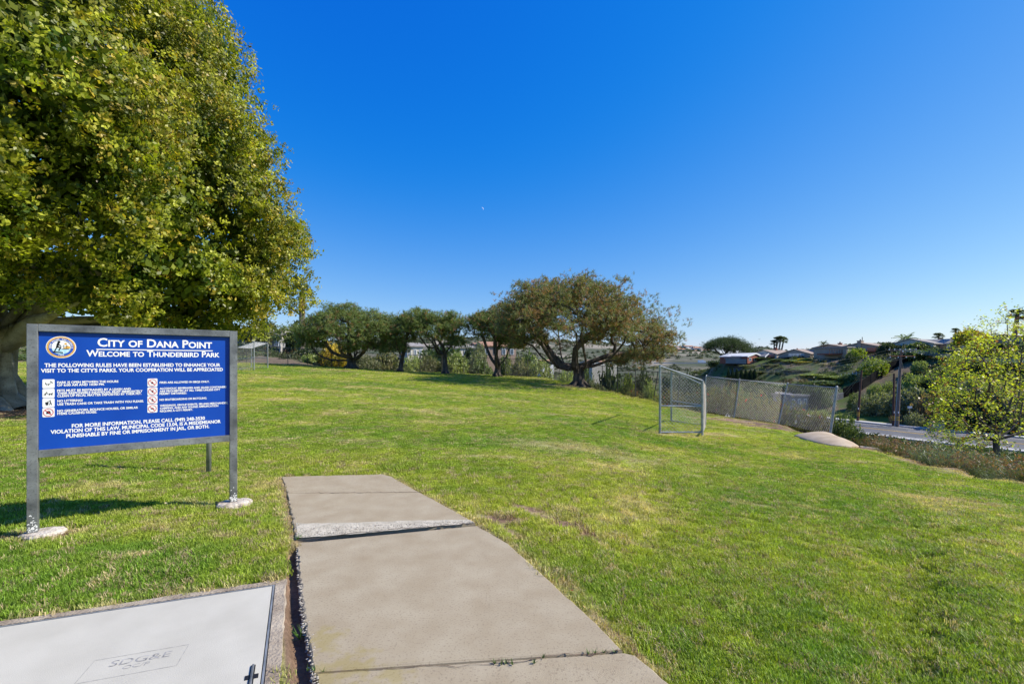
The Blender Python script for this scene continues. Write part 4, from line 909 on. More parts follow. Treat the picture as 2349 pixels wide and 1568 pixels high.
def merged(name, proto_v, proto_f, pts, R, s, tint, m, parent=None, loc=None):
    pv = np.array(proto_v); k_ = len(pv); n = len(pts)
    co = np.einsum('nij,kj->nki', R, pv)*np.asarray(s)[:, None, None]+np.asarray(pts)[:, None, :]
    fl = len(proto_f[0]); pf = np.array(proto_f); f_ = (pf[None]+(np.arange(n)*k_)[:, None, None]).reshape(-1, fl)
    me = bpy.data.meshes.new(name); me.vertices.add(n*k_); me.vertices.foreach_set('co', co.astype(np.float32).ravel())
    me.loops.add(f_.size); me.loops.foreach_set('vertex_index', f_.astype(np.int32).ravel()); me.polygons.add(len(f_)); me.polygons.foreach_set('loop_start', (np.arange(len(f_))*fl).astype(np.int32)); me.update(calc_edges=True)
    a = me.attributes.new('tint', 'FLOAT_COLOR', 'POINT'); c = np.ones((n, k_, 4)); c[..., :3] = np.asarray(tint)[:, None, :]; a.data.foreach_set('color', c.astype(np.float32).ravel())
    me.materials.append(m); 
    if name in ('_',): return me
    o = bpy.data.objects.new(name, me); COL.objects.link(o)
    if parent: o.parent = parent
    if loc is not None: o.location = loc
    return o
def leaf_proto(n, ln, wd, rad, zoff=0.0, seed=0, updown=.5):
    """n folded leaves round a short twig; quads"""
    r = np.random.default_rng(seed); v, f = [], []
    for i in range(n):
        h = r.uniform(-rad, rad); a = r.uniform(0, 6.28); d = Vector((math.cos(a), math.sin(a), r.uniform(-.4, updown+.3))).normalized(); o = Vector((r.normal(0, rad*.35), r.normal(0, rad*.35), h+zoff))
        s_ = d.cross(Vector((r.normal(0, .5), r.normal(0, .5), 1))).normalized()*wd/2; b = len(v)
        v += [tuple(o), tuple(o+d*ln*.5+s_), tuple(o+d*ln), tuple(o+d*ln*.5-s_)]; f.append((b, b+1, b+2, b+3))
    return v, f
def needle_proto(n, ln, w, seed=0):
    r = np.random.default_rng(seed); v, f = [], []
    for i in range(n):
        a = r.uniform(0, 6.28); el = r.uniform(-.2, 1.2); d = Vector((math.cos(a)*math.cos(el), math.sin(a)*math.cos(el), math.sin(el))); o = Vector((0, 0, r.uniform(-.4, .35)*ln)); s_ = d.cross(Vector((r.normal(), r.normal(), r.normal()))).normalized()*w/2; b = len(v)
        v += [tuple(o-s_), tuple(o+s_), tuple(o+d*ln*r.uniform(.7, 1.1))]; f.append((b, b+1, b+2))
    return v, f

# ------------------------------------------------------------------ the great fig
def make_fig():
    bx, by = -14.7, 12.4; gz = hz1(bx, by); root = empty('fig_tree', (bx, by, gz), label='huge spreading fig tree with grey fluted trunk behind the sign', cat='tree')
    o3 = np.array([bx, by, gz])
    BL = [((-11.9, 13.4, 8.5), (4.1, 4.4, 4.4)), ((-13.0, 13.0, 5.7), (6.2, 6.2, 4.3)), ((-13.5, 13.5, 9.2), (4.9, 4.9, 4.3)), ((-13.9, 13, 12.6), (4.6, 4.6, 4.4)), ((-10.7, 8.6, 7.4), (3.7, 3.4, 4.2)), ((-10.5, 7.4, 10.6), (3.3, 3.2, 3.8)), ((-17, 15, 8), (6, 6, 6)), ((-9.9, 14.2, 4.3), (3.1, 3.2, 2.5)), ((-12.2, 8.6, 5.0), (3.1, 2.7, 2.4)), ((-15.5, 9.5, 8.5), (5, 4.5, 5.5)), ((-9.1, 13.4, 6.4), (2.3, 3.0, 2.6))]
    C_ = np.array([b[0] for b in BL]); R_ = np.array([b[1] for b in BL])
    _a = R_[:, 0]*R_[:, 2]; _k = rng.choice(len(BL), 420, p=_a/_a.sum()); _d = rng.normal(size=(420, 3)); _d /= np.linalg.norm(_d, axis=1, keepdims=True); LOB = C_[_k]+R_[_k]*_d
    def shell(n, lo, hi, floor=1.0):
        ar = (R_[:, 0]*R_[:, 2]); k_ = rng.choice(len(BL), n, p=ar/ar.sum()); d = rng.normal(size=(n, 3)); d /= np.linalg.norm(d, axis=1, keepdims=True)
        lump = 1+.07*(vn3(d[:, 0]*3+k_*7, d[:, 1]*3, d[:, 2]*3, .62, 5)-.5)*2+.06*(vn3(d[:, 0]*3+k_*7, d[:, 1]*3, d[:, 2]*3, .22, 6)-.5)*2
        f_ = lump; p = C_[k_]+R_[k_]*d*f_[:, None]
        q = np.empty(n)
        for a in range(0, n, 8000): q[a:a+8000] = np.sqrt(((p[a:a+8000, None, :]-LOB[None])**2).sum(-1)).min(1)
        dome = .80*(1-np.clip(q/1.15, 0, 1.25)**2); p = p+d*(dome-.40-(1.0-rng.uniform(lo, hi, n))*5.0)[:, None]; thin = (q > .98) & (rng.uniform(size=n) < .55) & (lo > .7)
        ins = np.zeros(n, bool)
        for j in range(len(BL)): ins |= (np.linalg.norm((p-C_[j])/R_[j], axis=1) < min(.86, lo-.02)) & (k_ != j)
        g_ = hz(p[:, 0], p[:, 1]); fl = gz+2.65+.45*(1-sstep(-12.5, -10.5, p[:, 0]))+.5*(fb(p[:, 0], p[:, 1], 1.6, 8)-.5)*2-.8*sstep(-12, -8.5, p[:, 0])
        ok = ~ins & ~thin & (p[:, 2] > fl); return p[ok], d[ok], k_[ok]
    # limbs
    tp = []
    p, d, _ = shell(1500, .45, .9); sel = rng.choice(len(p), 330, replace=False); tg = p[sel]-o3
    trunk = [(0, 0, -.2), (.05, 0, .6), (.1, -.05, 1.5), (.15, -.05, 2.3)]
    pos, par, tips = grow(trunk, [tuple(q) for q in tg], .7, jit=.10, bias=.5, sag=.0)
    rad = radii(par, tips, .018, .62, 2.0); branch_obj('limbs', pos, par, rad, M['bark_fig'], root, .012)
    # fluted, many-stemmed trunk
    m = MB()
    for i in range(15):
        a = 2*math.pi*i/15+rng.uniform(-.15, .15); r0 = rng.uniform(.78, 1.25); rr = rng.uniform(.13, .27); prev = Vector((math.cos(a)*r0*1.3, math.sin(a)*r0*1.1, -.15)); pr = rr*1.5
        up_out = rng.uniform(.9, 2.2)
        for z, f_, q_ in ((.25, 1.0, 1.0), (.8, .78, .85), (1.5, .72, .85), (2.2, .85, .8), (2.9, 1.25*up_out**.5, .75), (3.7, 1.6*up_out, .62), (4.6, 2.1*up_out, .48)):
            c = Vector((math.cos(a+z*.12)*r0*f_, math.sin(a+z*.12)*r0*f_, z))+Vector(rng.normal(0, .04, 3)); m.tube(prev, c, pr, rr*q_, n=10, caps=False); prev, pr = c, rr*q_
    m.tube((0, 0, -.2), (0, 0, 2.6), .85, .7, n=14)
    for i in range(11):
        a = 2*math.pi*i/11+.2; L_ = rng.uniform(1.5, 2.6); m.tube((math.cos(a)*.7, math.sin(a)*.7, .35), (math.cos(a)*L_, math.sin(a)*L_, -.12), .24, .06, n=8)
    # long low limbs reaching right, seen over the sign
    for (x1_, y1_, z1_, r_) in [(5.3, .9, 2.5, .17), (4.4, -1.3, 2.5, .22), (5.9, 2.4, 3.0, .12), (3.2, -2.6, 2.7, .18), (5.6, .2, 2.9, .12), (2.4, -3.5, 3.0, .15), (3.6, -.6, 3.1, .2)]:
        prev = Vector((.3, 0, 1.5)); pr = r_*1.6
        for k_ in range(1, 9):
            t = k_/8; c = Vector((x1_*t, y1_*t+.3*math.sin(5*t+r_*30), 1.5+(z1_-1.5)*t**.75+.12*math.sin(7*t+x1_)+.9*max(0, t-.7))); q_ = r_*(1.6-1.45*t); m.tube(prev, c, pr, q_, n=9, caps=False); prev, pr = c, q_
    m.build('trunk', M['bark_fig'], root, smooth=True)
    # foliage
    pv, pf = [], []; r = np.random.default_rng(50)
    for i in range(12):
        a = r.uniform(0, 6.28); o = Vector((r.normal(0, .04), r.normal(0, .04), r.uniform(-.12, .14))); dd = Vector((math.cos(a), math.sin(a), r.uniform(-.5, .7))).normalized(); ln = r.uniform(.065, .10); s_ = dd.cross(Vector((r.normal(0, .6), r.normal(0, .6), 1))).normalized()*ln*.30; b = len(pv)
        pv += [tuple(o-dd*ln*.05), tuple(o+dd*ln*.42+s_), tuple(o+dd*ln), tuple(o+dd*ln*.42-s_)]; pf.append((b, b+1, b+2, b+3))
    PT, TN, SC, RT = [], [], [], []
    def add(n, lo, hi, s0, s1, dark, gap):
        p, d, k_ = shell(n, lo, hi)
        hole = fb(p[:, 0]+p[:, 2]*.7, p[:, 1]+p[:, 2]*.9, 1.1, 15)
        p_, d_ = p, d; keep = hole > gap; p, d = p[keep], d[keep]
        # thin out what faces away from the lawn
        back = ((p[:, 0] < bx-1.5) & (p[:, 1] > by)) | ((d*(-p/np.linalg.norm(p, axis=1, keepdims=True))).sum(1) < -.25); keep = ~back | (rng.uniform(size=len(p)) < .25); p, d = p[keep], d[keep]
        n = len(p); t = rng.uniform(size=n)
        red = sstep(-11.5, -7.0, p[:, 0])*sstep(.35, .7, fb(p[:, 1], p[:, 2], 1.3, 17)+.15)
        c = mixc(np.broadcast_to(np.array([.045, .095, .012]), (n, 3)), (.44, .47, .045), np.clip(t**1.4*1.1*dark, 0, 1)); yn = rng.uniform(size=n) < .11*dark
        c[yn] = np.array([.42, .34, .05])*rng.uniform(.7, 1.3, (yn.sum(), 1)); c = mixc(c, (.30, .19, .025), red*rng.uniform(0, .45, n)*dark)
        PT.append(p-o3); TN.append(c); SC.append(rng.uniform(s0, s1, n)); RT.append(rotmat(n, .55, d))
    add(118000, .93, 1.04, .8, 1.3, 1.0, .34); add(40000, .82, .94, 1.1, 1.7, .7, .2); add(24000, .62, .85, 2.2, 3.4, .35, .0)  # deeper leaf layers tinted darker: crown shade put into their colour
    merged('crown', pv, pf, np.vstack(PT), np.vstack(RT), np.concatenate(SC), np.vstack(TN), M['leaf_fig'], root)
    print('fig twigs', sum(map(len, PT)))
make_fig()

# ------------------------------------------------------------------ pines
def pine(name, label, u, v, d, crown, nt, ntuft, rt, lean=(0, 0), fork=1.6, tints=((.075, .12, .035), (.24, .29, .085)), brown=.15, tl=.20, group=None, holes=.42):
    """crown: list of (u, v, du, dv, dy) ellipses measured at the tree's distance"""
    b = P(u, v, d); b.z = hz1(b.x, b.y); root = empty(name, b, label=label, cat='tree', group=group); o3 = np.array(b)
    BL = []
    for (cu, cv, du, dv, dy) in crown:
        c = P(cu, cv, d); BL.append((np.array(c)-o3, np.array([du/F*d, dy, dv/F*d])))
    ar = np.array([b_[1][0]*b_[1][2] for b_ in BL])
    def samp(n, lo, hi, zmin=-.35):
        k_ = rng.choice(len(BL), n, p=ar/ar.sum()); dd = rng.normal(size=(n, 3)); dd /= np.linalg.norm(dd, axis=1, keepdims=True); dd = dd[(dd[:, 2] > zmin)] ; k_ = k_[:len(dd)]; n = len(dd)
        C_ = np.array([BL[j][0] for j in k_]); R_ = np.array([BL[j][1] for j in k_]); lump = 1+.34*(vn3(dd[:, 0]*3+k_*5, dd[:, 1]*3, dd[:, 2]*3, .5, 25)-.5)*2
        return C_+R_*dd*(rng.uniform(lo, hi, n)*lump)[:, None], dd
    tg, _ = samp(nt*2, .55, .97); tg = tg[:nt]
    tg = tg[tg[:, 2] > 1.0]
    trunk = [(0, 0, -.2), (lean[0]*.3, lean[1]*.3, .5), (lean[0]*.7, lean[1]*.7, fork*.75), (lean[0], lean[1], fork)]
    lb = [tuple(c_*np.array([.92, 1, 1])+np.array([0, rng.normal(0, .35)*r_[1], -.30*r_[2]])) for c_, r_ in BL]+[tuple(BL[0][0]+np.array([0, s_*BL[0][1][1]*.6, -.3*BL[0][1][2]])) for s_ in (-1, 1)]
    pos, par, tips = grow(trunk, [tuple(q) for q in tg], .55, jit=.16, bias=.45, limbs=lb)
    rad = radii(par, tips, .022, rt, 2.1); branch_obj('limbs', pos, par, rad, M['bark_pine'], root)
    m = MB(); n = 12; prev = None
    m.tube((0, 0, -.2), (lean[0]*.15, lean[1]*.15, .25), rt*1.75, rt*1.15, n=14, caps=False); m.tube((lean[0]*.15, lean[1]*.15, .25), trunk[2], rt*1.18, rt*.98, n=14, caps=False); m.tube(trunk[2], trunk[3], rt*1.0, rt*.95, n=14)
    for i in range(7): a = i*.9+u; m.tube((math.cos(a)*rt*.7, math.sin(a)*rt*.7, .35), (math.cos(a)*rt*2.3, math.sin(a)*rt*2.3, -.1), rt*.45, rt*.15, n=7)
    m.build('trunk', M['bark_pine'], root, smooth=True)
    # needle tufts: on the crown surface and round every branch tip
    p1, d1 = samp(int(ntuft*.60), .80, 1.0); h = fb(p1[:, 0]+.8*p1[:, 2], p1[:, 1]+.9*p1[:, 2], 1.3, int(u)); ok = h > holes; p1, d1 = p1[ok], d1[ok]
    tp = pos[tips]; k_ = max(4, int(ntuft*.62/len(tp))); p2 = np.repeat(tp, k_, 0)+rng.normal(0, .27 if d < 100 else .9, (len(tp)*k_, 3))*np.array([1, 1, .6])+np.array([0, 0, .12]); d2 = rng.normal(size=p2.shape)*.6+np.array([0, 0, .8])
    p = np.vstack([p1, p2]); dd = np.vstack([d1*.7+np.array([0, 0, .7]), d2]); n = len(p)
    c = mixc(np.broadcast_to(np.array(tints[0]), (n, 3)), tints[1], rng.uniform(size=n)); bf = vn3(p[:, 0], p[:, 1], p[:, 2], 1.2, 9); bn = rng.uniform(size=n) < brown*(.4+1.4*bf); c[bn] = np.array([.30, .17, .075])*rng.uniform(.6, 1.3, (bn.sum(), 1))
    v, f = needle_proto(13, tl, .022, 3); merged('crown', v, f, p, rotmat(n, .45, dd), rng.uniform(.7, 1.3, n), c, M['needle'], root)
PG = 'wind-shaped pines in front of the dark fence'
pine('pine_tree', 'largest umbrella-shaped pine, right of the row, with brownish needles', 1328, 883, 36, [(1300, 745, 160, 98, 9), (1210, 730, 70, 60, 6), (1420, 765, 108, 76, 7.5), (1500, 800, 44, 46, 4), (1330, 700, 110, 54, 5.5), (1180, 735, 36, 34, 3.5), (1450, 830, 66, 36, 3.5), (1215, 780, 42, 38, 4.0)], 560, 27000, .42, lean=(.0, .0), fork=1.5, brown=.30, tl=.24, group=PG, tints=((.10, .13, .045), (.28, .28, .11)), holes=.45)
pine('pine_tree', 'broad dark pine forking low, leftmost of the row by the yellow bush', 806, 845, 46, [(800, 765, 95, 55, 4.5), (740, 765, 52, 42, 3), (860, 765, 55, 50, 3.2), (790, 725, 50, 25, 3), (835, 800, 50, 25, 2.5), (715, 790, 30, 24, 2)], 330, 13000, .42, fork=.9, brown=.06, tl=.27, group=PG)
pine('pine_tree', 'slim pine with a crooked pale trunk between two broader pines', 918, 851, 46, [(915, 770, 38, 45, 2.5), (905, 800, 30, 28, 2), (940, 745, 28, 24, 2)], 110, 4200, .20, lean=(.25, 0), fork=1.6, brown=.08, tl=.27, group=PG, holes=.47)
pine('pine_tree', 'open pine with its trunk leaning right, middle of the row', 1022, 857, 45.5, [(990, 765, 55, 42, 3), (950, 745, 34, 34, 2.5), (1040, 760, 34, 40, 2.5), (1000, 735, 40, 22, 2.5), (1045, 790, 24, 18, 1.8)], 190, 7000, .24, lean=(-.1, 0), fork=2.0, brown=.08, tl=.27, group=PG, holes=.50)
pine('pine_tree', 'twin-stemmed pine partly behind the crown of the largest pine', 1140, 861, 44, [(1135, 760, 58, 48, 3), (1100, 745, 30, 30, 2), (1170, 790, 40, 34, 2.5)], 190, 7000, .28, lean=(.1, 0), fork=1.0, brown=.15, tl=.27, group=PG, holes=.47)

# ------------------------------------------------------------------ moon
mp_ = P(1105.5, 479, 3000); m = MB(); R_ = 10.5; arc = [math.radians(a) for a in np.linspace(-50, 110, 18)]
out = [Vector((math.cos(a)*R_, 0, math.sin(a)*R_)) for a in arc]; c0 = math.radians(30)
inn = [Vector((math.cos(a)*R_, 0, math.sin(a)*R_))-Vector((math.cos(c0), 0, math.sin(c0)))*3.6*math.cos((a-c0)*90/80) for a in arc]
for i in range(len(arc)-1): m.poly([out[i], out[i+1], inn[i+1], inn[i]], Vector((0, 1, 0)))
o = m.build('moon', M['moon'], loc=mp_); tag(o, 'thin pale crescent moon in the blue sky', 'moon')

# ------------------------------------------------------------------ road
ZR = EYE-10.0
def strip(name, pl_, w0, w1, z, m_, parent=None, z1=None, dash=None):
    a = offset_line(pl_, w0); b = offset_line(pl_, w1); mb = MB()
    A_ = densify(a, 2.0); n = len(A_)
    def samp(pl2, t):
        seg = [math.dist(p, q) for p, q in zip(pl2[:-1], pl2[1:])]; s_ = t*sum(seg)
        for i, L_ in enumerate(seg):
            if s_ <= L_ or i == len(seg)-1: return Vector(pl2[i]).lerp(Vector(pl2[i+1]), min(s_/L_, 1))
            s_ -= L_
    N_ = 90 if not dash else 60
    for i in range(N_):
        if dash and i % 3: continue
        q = [samp(a, i/N_), samp(a, (i+1)/N_), samp(b, (i+1)/N_), samp(b, i/N_)]
        mb.poly([Vector((p.x, p.y, z)) for p in q], Vector((0, 0, z1-z)) if z1 else None)
    o = mb.build(name, m_, parent); return o
road = strip('road', ROAD_FAR, .2, 13.0, ZR, M['asphalt']); road['kind'] = 'structure'
for nm, w0, w1, mt, da in (('yellow_line', 6.25, 6.37, 'yellow', 0), ('yellow_line', 6.6, 6.72, 'yellow', 0), ('edge_line', 1.6, 1.72, 'white', 0), ('edge_line', 11.3, 11.42, 'white', 0), ('lane_line', 3.9, 4.02, 'white', 1)):
    strip(nm, ROAD_FAR, w0, w1, ZR+.012, M[mt], road, dash=da)
pv = strip('pavement', ROAD_FAR, -1.7, .0, ZR-.3, M['kerb'], z1=ZR+.14); pv['kind'] = 'structure'
kb = strip('kerb', ROAD_FAR, .002, .2, ZR-.3, M['kerb'], pv, z1=ZR+.15)
pv = strip('near_pavement', ROAD_FAR, 13.0, 14.4, ZR-.3, M['kerb'], z1=ZR+.13); pv['kind'] = 'structure'

# ------------------------------------------------------------------ bush stock
def bush_mesh(name, n, lump, leaf, shape='dome', seed=0, tint=((.75, .9, .7), (1.3, 1.2, 1.1)), accent=None, acc=0.0, nl=4):
    r = np.random.default_rng(seed); d = r.normal(size=(n*2, 3)); d /= np.linalg.norm(d, axis=1, keepdims=True)
    if shape == 'dome': d = d[d[:, 2] > -.35][:n]
    lu = 1+lump*(vn3(d[:, 0]*3+seed, d[:, 1]*3, d[:, 2]*3, .55, seed)-.5)*2+lump*.5*(vn3(d[:, 0]*3+seed, d[:, 1]*3, d[:, 2]*3, .2, seed+1)-.5)*2
    p = d*(r.uniform(.55, 1.0, len(d))**.5*lu)[:, None]
    if shape == 'dome': p[:, 2] = (p[:, 2]+.35)/1.35
    elif shape == 'cone':
        h = r.uniform(0, 1, len(d)); rr = np.sin(np.clip(h*1.15+.12, 0, 1.2)*math.pi*.82)**.6*r.uniform(.6, 1, len(d)); a = r.uniform(0, 6.28, len(d)); p = np.stack([np.cos(a)*rr, np.sin(a)*rr, h], 1); d = np.stack([np.cos(a)*.5, np.sin(a)*.5, np.ones(len(d))], 1)
    if shape == 'dome': p[:, 2] /= np.percentile(p[:, 2], 99.5)*1.03; p[:, :2] /= np.percentile(np.hypot(p[:, 0], p[:, 1]), 97)
    v, f = leaf_proto(nl, leaf, leaf*.5, leaf*.4, seed=seed); n = len(p); t = r.uniform(size=n)
    c = mixc(np.broadcast_to(np.array(tint[0]), (n, 3)), tint[1], t)
    if accent is not None: k_ = r.uniform(size=n) < acc; c[k_] = accent
    return merged('_', v, f, p, rotmat(n, .8, d), r.uniform(.7, 1.3, n), c, M['leaf'])
BM = {'round': [bush_mesh('b', 620, .28, .17, seed=s_) for s_ in (1, 2)], 'loose': [bush_mesh('b', 520, .5, .19, seed=s_) for s_ in (3, 4)], 'fine': [bush_mesh('b', 950, .35, .10, seed=s_) for s_ in (5, 6)],
      'cone': [bush_mesh('b', 420, .2, .16, 'cone', 7)], 'boug': [bush_mesh('b', 1500, .5, .062, seed=8, tint=((1.0, .85, .75), (1.3, 1.6, .8)), accent=(4.6, .3, .5), acc=.014, nl=5), bush_mesh('b', 1500, .55, .06, seed=9, tint=((1.1, .95, .8), (1.1, 1.7, .7)), accent=(4.6, .3, .5), acc=.01, nl=5)]}
def twig_mesh(n, seed):
    r = np.random.default_rng(seed); V_, F_ = [], []
    for i in range(n):
        a = r.uniform(0, 6.28); el = r.uniform(.2, 1.5); L_ = r.uniform(.6, 1.05); p = Vector((0, 0, .05)); d = Vector((math.cos(a)*math.cos(el), math.sin(a)*math.cos(el), math.sin(el))); w = .012
        for k_ in range(5):
            q = p+d*L_/5; s_ = d.cross(Vector((r.normal(), r.normal(), r.normal()))).normalized()*w; b = len(V_); V_ += [tuple(p-s_), tuple(p+s_), tuple(q+s_*.8), tuple(q-s_*.8)]; F_.append((b, b+1, b+2, b+3)); p = q; d = (d+Vector(r.normal(0, .3, 3))).normalized(); w *= .85
    me = bpy.data.meshes.new('_'); me.from_pydata(V_, [], F_); a = me.attributes.new('tint', 'FLOAT_COLOR', 'POINT'); a.data.foreach_set('color', [1.0]*4*len(V_)); me.materials.append(M['leaf']); return me
BM['bare'] = [twig_mesh(170, 1)]
COLR = {'green': (.070, .092, .032), 'dark': (.032, .045, .018), 'light': (.155, .18, .065), 'grey': (.125, .13, .085), 'olive': (.10, .10, .048), 'yellow': (.34, .27, .03), 'lime': (.21, .25, .035), 'brown': (.15, .105, .065), 'gold': (.36, .26, .04), 'boug': (.13, .105, .052), 'bare': (.26, .22, .21), 'cypress': (.018, .032, .014)}
COLR = {k: tuple(c*(1.55 if k not in ('gold', 'yellow', 'lime', 'boug') else 1.15) for c in v) for k, v in COLR.items()}
NB = [0]
def bush(u, vt, w, d, col, kind, label, name='bush', cat='bush', group=None, depth=None, trunk=0, sink=.15):
    x, y = UD(u, d); gz = hz1(x, y); top = P(u, vt, d).z; H = max(top-gz, .4); rx = w/2/F*d; NB[0] += 1
    ms = BM[kind]; me = ms[NB[0] % len(ms)]
    c = COLR[col]; j = rng.uniform(.88, 1.12)
    if trunk:
        root = empty(name, (x, y, gz), label=label, cat=cat, group=group)
        o = bpy.data.objects.new('crown', me); COL.objects.link(o); o.parent = root; o.location = (0, 0, H*trunk); o.scale = (rx, depth or rx*.9, H*(1-trunk)); o.rotation_euler = (0, 0, rng.uniform(0, 6.28) if not depth else 0)
        m = MB(); m.tube((0, 0, -.3), (rx*.05, 0, H*(trunk+.15)), max(.06, rx*.05), max(.04, rx*.03), n=7)
        for k_ in range(4): a = k_*1.6; m.tube((0, 0, H*trunk*.8), (math.cos(a)*rx*.5, math.sin(a)*rx*.4, H*(trunk+.3)), max(.04, rx*.03), .02, n=5)
        m.build('trunk', M['bark_pine'], root)
    else:
        o = bpy.data.objects.new(name, me); COL.objects.link(o); o.location = (x, y, gz-H*sink*.5); o.scale = (rx, depth or rx*.9, H*(1+sink*.5)); o.rotation_euler = (0, 0, rng.uniform(0, 6.28) if not depth else 0); tag(o, label, cat, group)
    o.color = (c[0]*j, c[1]*j, c[2]*j, 1)
    return o
GB = 'shrubs beyond the back fence'; GM = 'shrubs beyond the side fence'; GH = 'shrubs and trees on the far slope'; GG = 'bougainvillea behind the leaning fence'
for a in [
 (765,790,74,53,'gold','loose','golden yellow bush under the leftmost pine',), (775,815,60,51,'yellow','round','lower yellow-green bush beside the leftmost pine trunk'),
 (838,812,70,52,'grey','fine','grey-green shrub just right of the leftmost pine trunk'), (885,806,60,54,'olive','loose','olive shrub left of the slim crooked pine'),
 (945,814,64,53,'light','fine','pale green shrub between the slim pine and the leaning pine'), (985,816,60,53,'olive','fine','olive shrub just left of the leaning pine trunk'),
 (1048,812,62,53,'light','round','light green shrub right of the leaning pine trunk'), (1095,806,54,54,'grey','fine','silvery bush below the pink house'), (1105,828,50,51.5,'green','loose','low green bush left of the twin-stemmed pine'),
 (1160,815,46,55,'green','round','leafy green bush just right of the twin-stemmed pine'), (1196,824,54,52,'olive','loose','olive bush left of the dense lime bush'),
 (1238,818,74,50.5,'light','fine','dense lime-green bush at the corner of the dark fence'), (1210,812,50,60,'green','round','green bush rising behind the dense lime bush'),
 (716,812,46,52,'light','loose','small light green bush left of the yellow bush'), (706,798,64,58,'dark','round','dark green bush behind the post left of the yellow bush'),
 (655,797,66,62,'brown','loose','brown dry shrub on the bank below the pale-trunked tree'), (610,796,60,62,'brown','fine','brown ground shrub on the bank behind the far goal'), (690,792,60,66,'light','round','bright green spreading shrub on the bank'),
 (560,790,80,60,'dark','loose','dark shrub behind the far goal, partly behind the sign'), (1075,796,30,78,'dark','round','small dark bush beside the grey roofed house')]:
    bush(*a, group=GB)
for a in [
 (1300,846,52,52,'light','fine','pale shrub seen left of the big pine trunk through the fence'), (1365,872,58,46,'grey','fine','round grey shrub just right of the big pine trunk'), (1345,845,40,62,'green','loose','green bush right above the round grey shrub'),
 (1400,843,70,64,'dark','loose','dark trees beyond the fence right of the big pine trunk'), (1437,868,44,37,'lime','loose','bright lime green bush behind the side fence'), (1474,851,58,35,'dark','loose','tall dark leafy bush against the side fence'),
 (1492,872,44,33,'light','fine','pale leafy bush right of the tall dark bush'), (1540,866,60,31,'dark','round','dark bush behind the near goal'), (1410,896,40,37,'olive','fine','low olive weeds at the foot of the side fence'), (1585,862,50,33,'dark','loose','dark green bush seen through the goal top')]:
    bush(*a, group=GM)
for a in [
 (1455,890,50,32.5,'boug','boug','low red-flecked bougainvillea at the foot of the side fence'), (1545,892,90,27.5,'boug','boug','bougainvillea behind the near goal, darkest'), (1612,884,80,26,'boug','boug','bougainvillea just right of the near goal'), (1665,880,96,25,'boug','boug','tallest bougainvillea, left of the first leaning post'),
 (1722,896,96,24,'boug','boug','bougainvillea between the first and second leaning posts'), (1775,908,90,23,'boug','boug','bougainvillea behind the second leaning post'), (1828,922,92,22,'boug','boug','thin bougainvillea right of the second leaning post'), (1880,940,84,20,'boug','boug','bougainvillea behind the last fence panel'),
 (1938,948,66,19,'green','fine','leafy green bush at the right end of the leaning fence'), (1960,975,60,17.2,'green','fine','low leafy green bush right of the concrete apron'), (1990,1008,46,14.8,'boug','boug','small bougainvillea with red flowers beside the edging strip')]:
    bush(*a, group=GG)
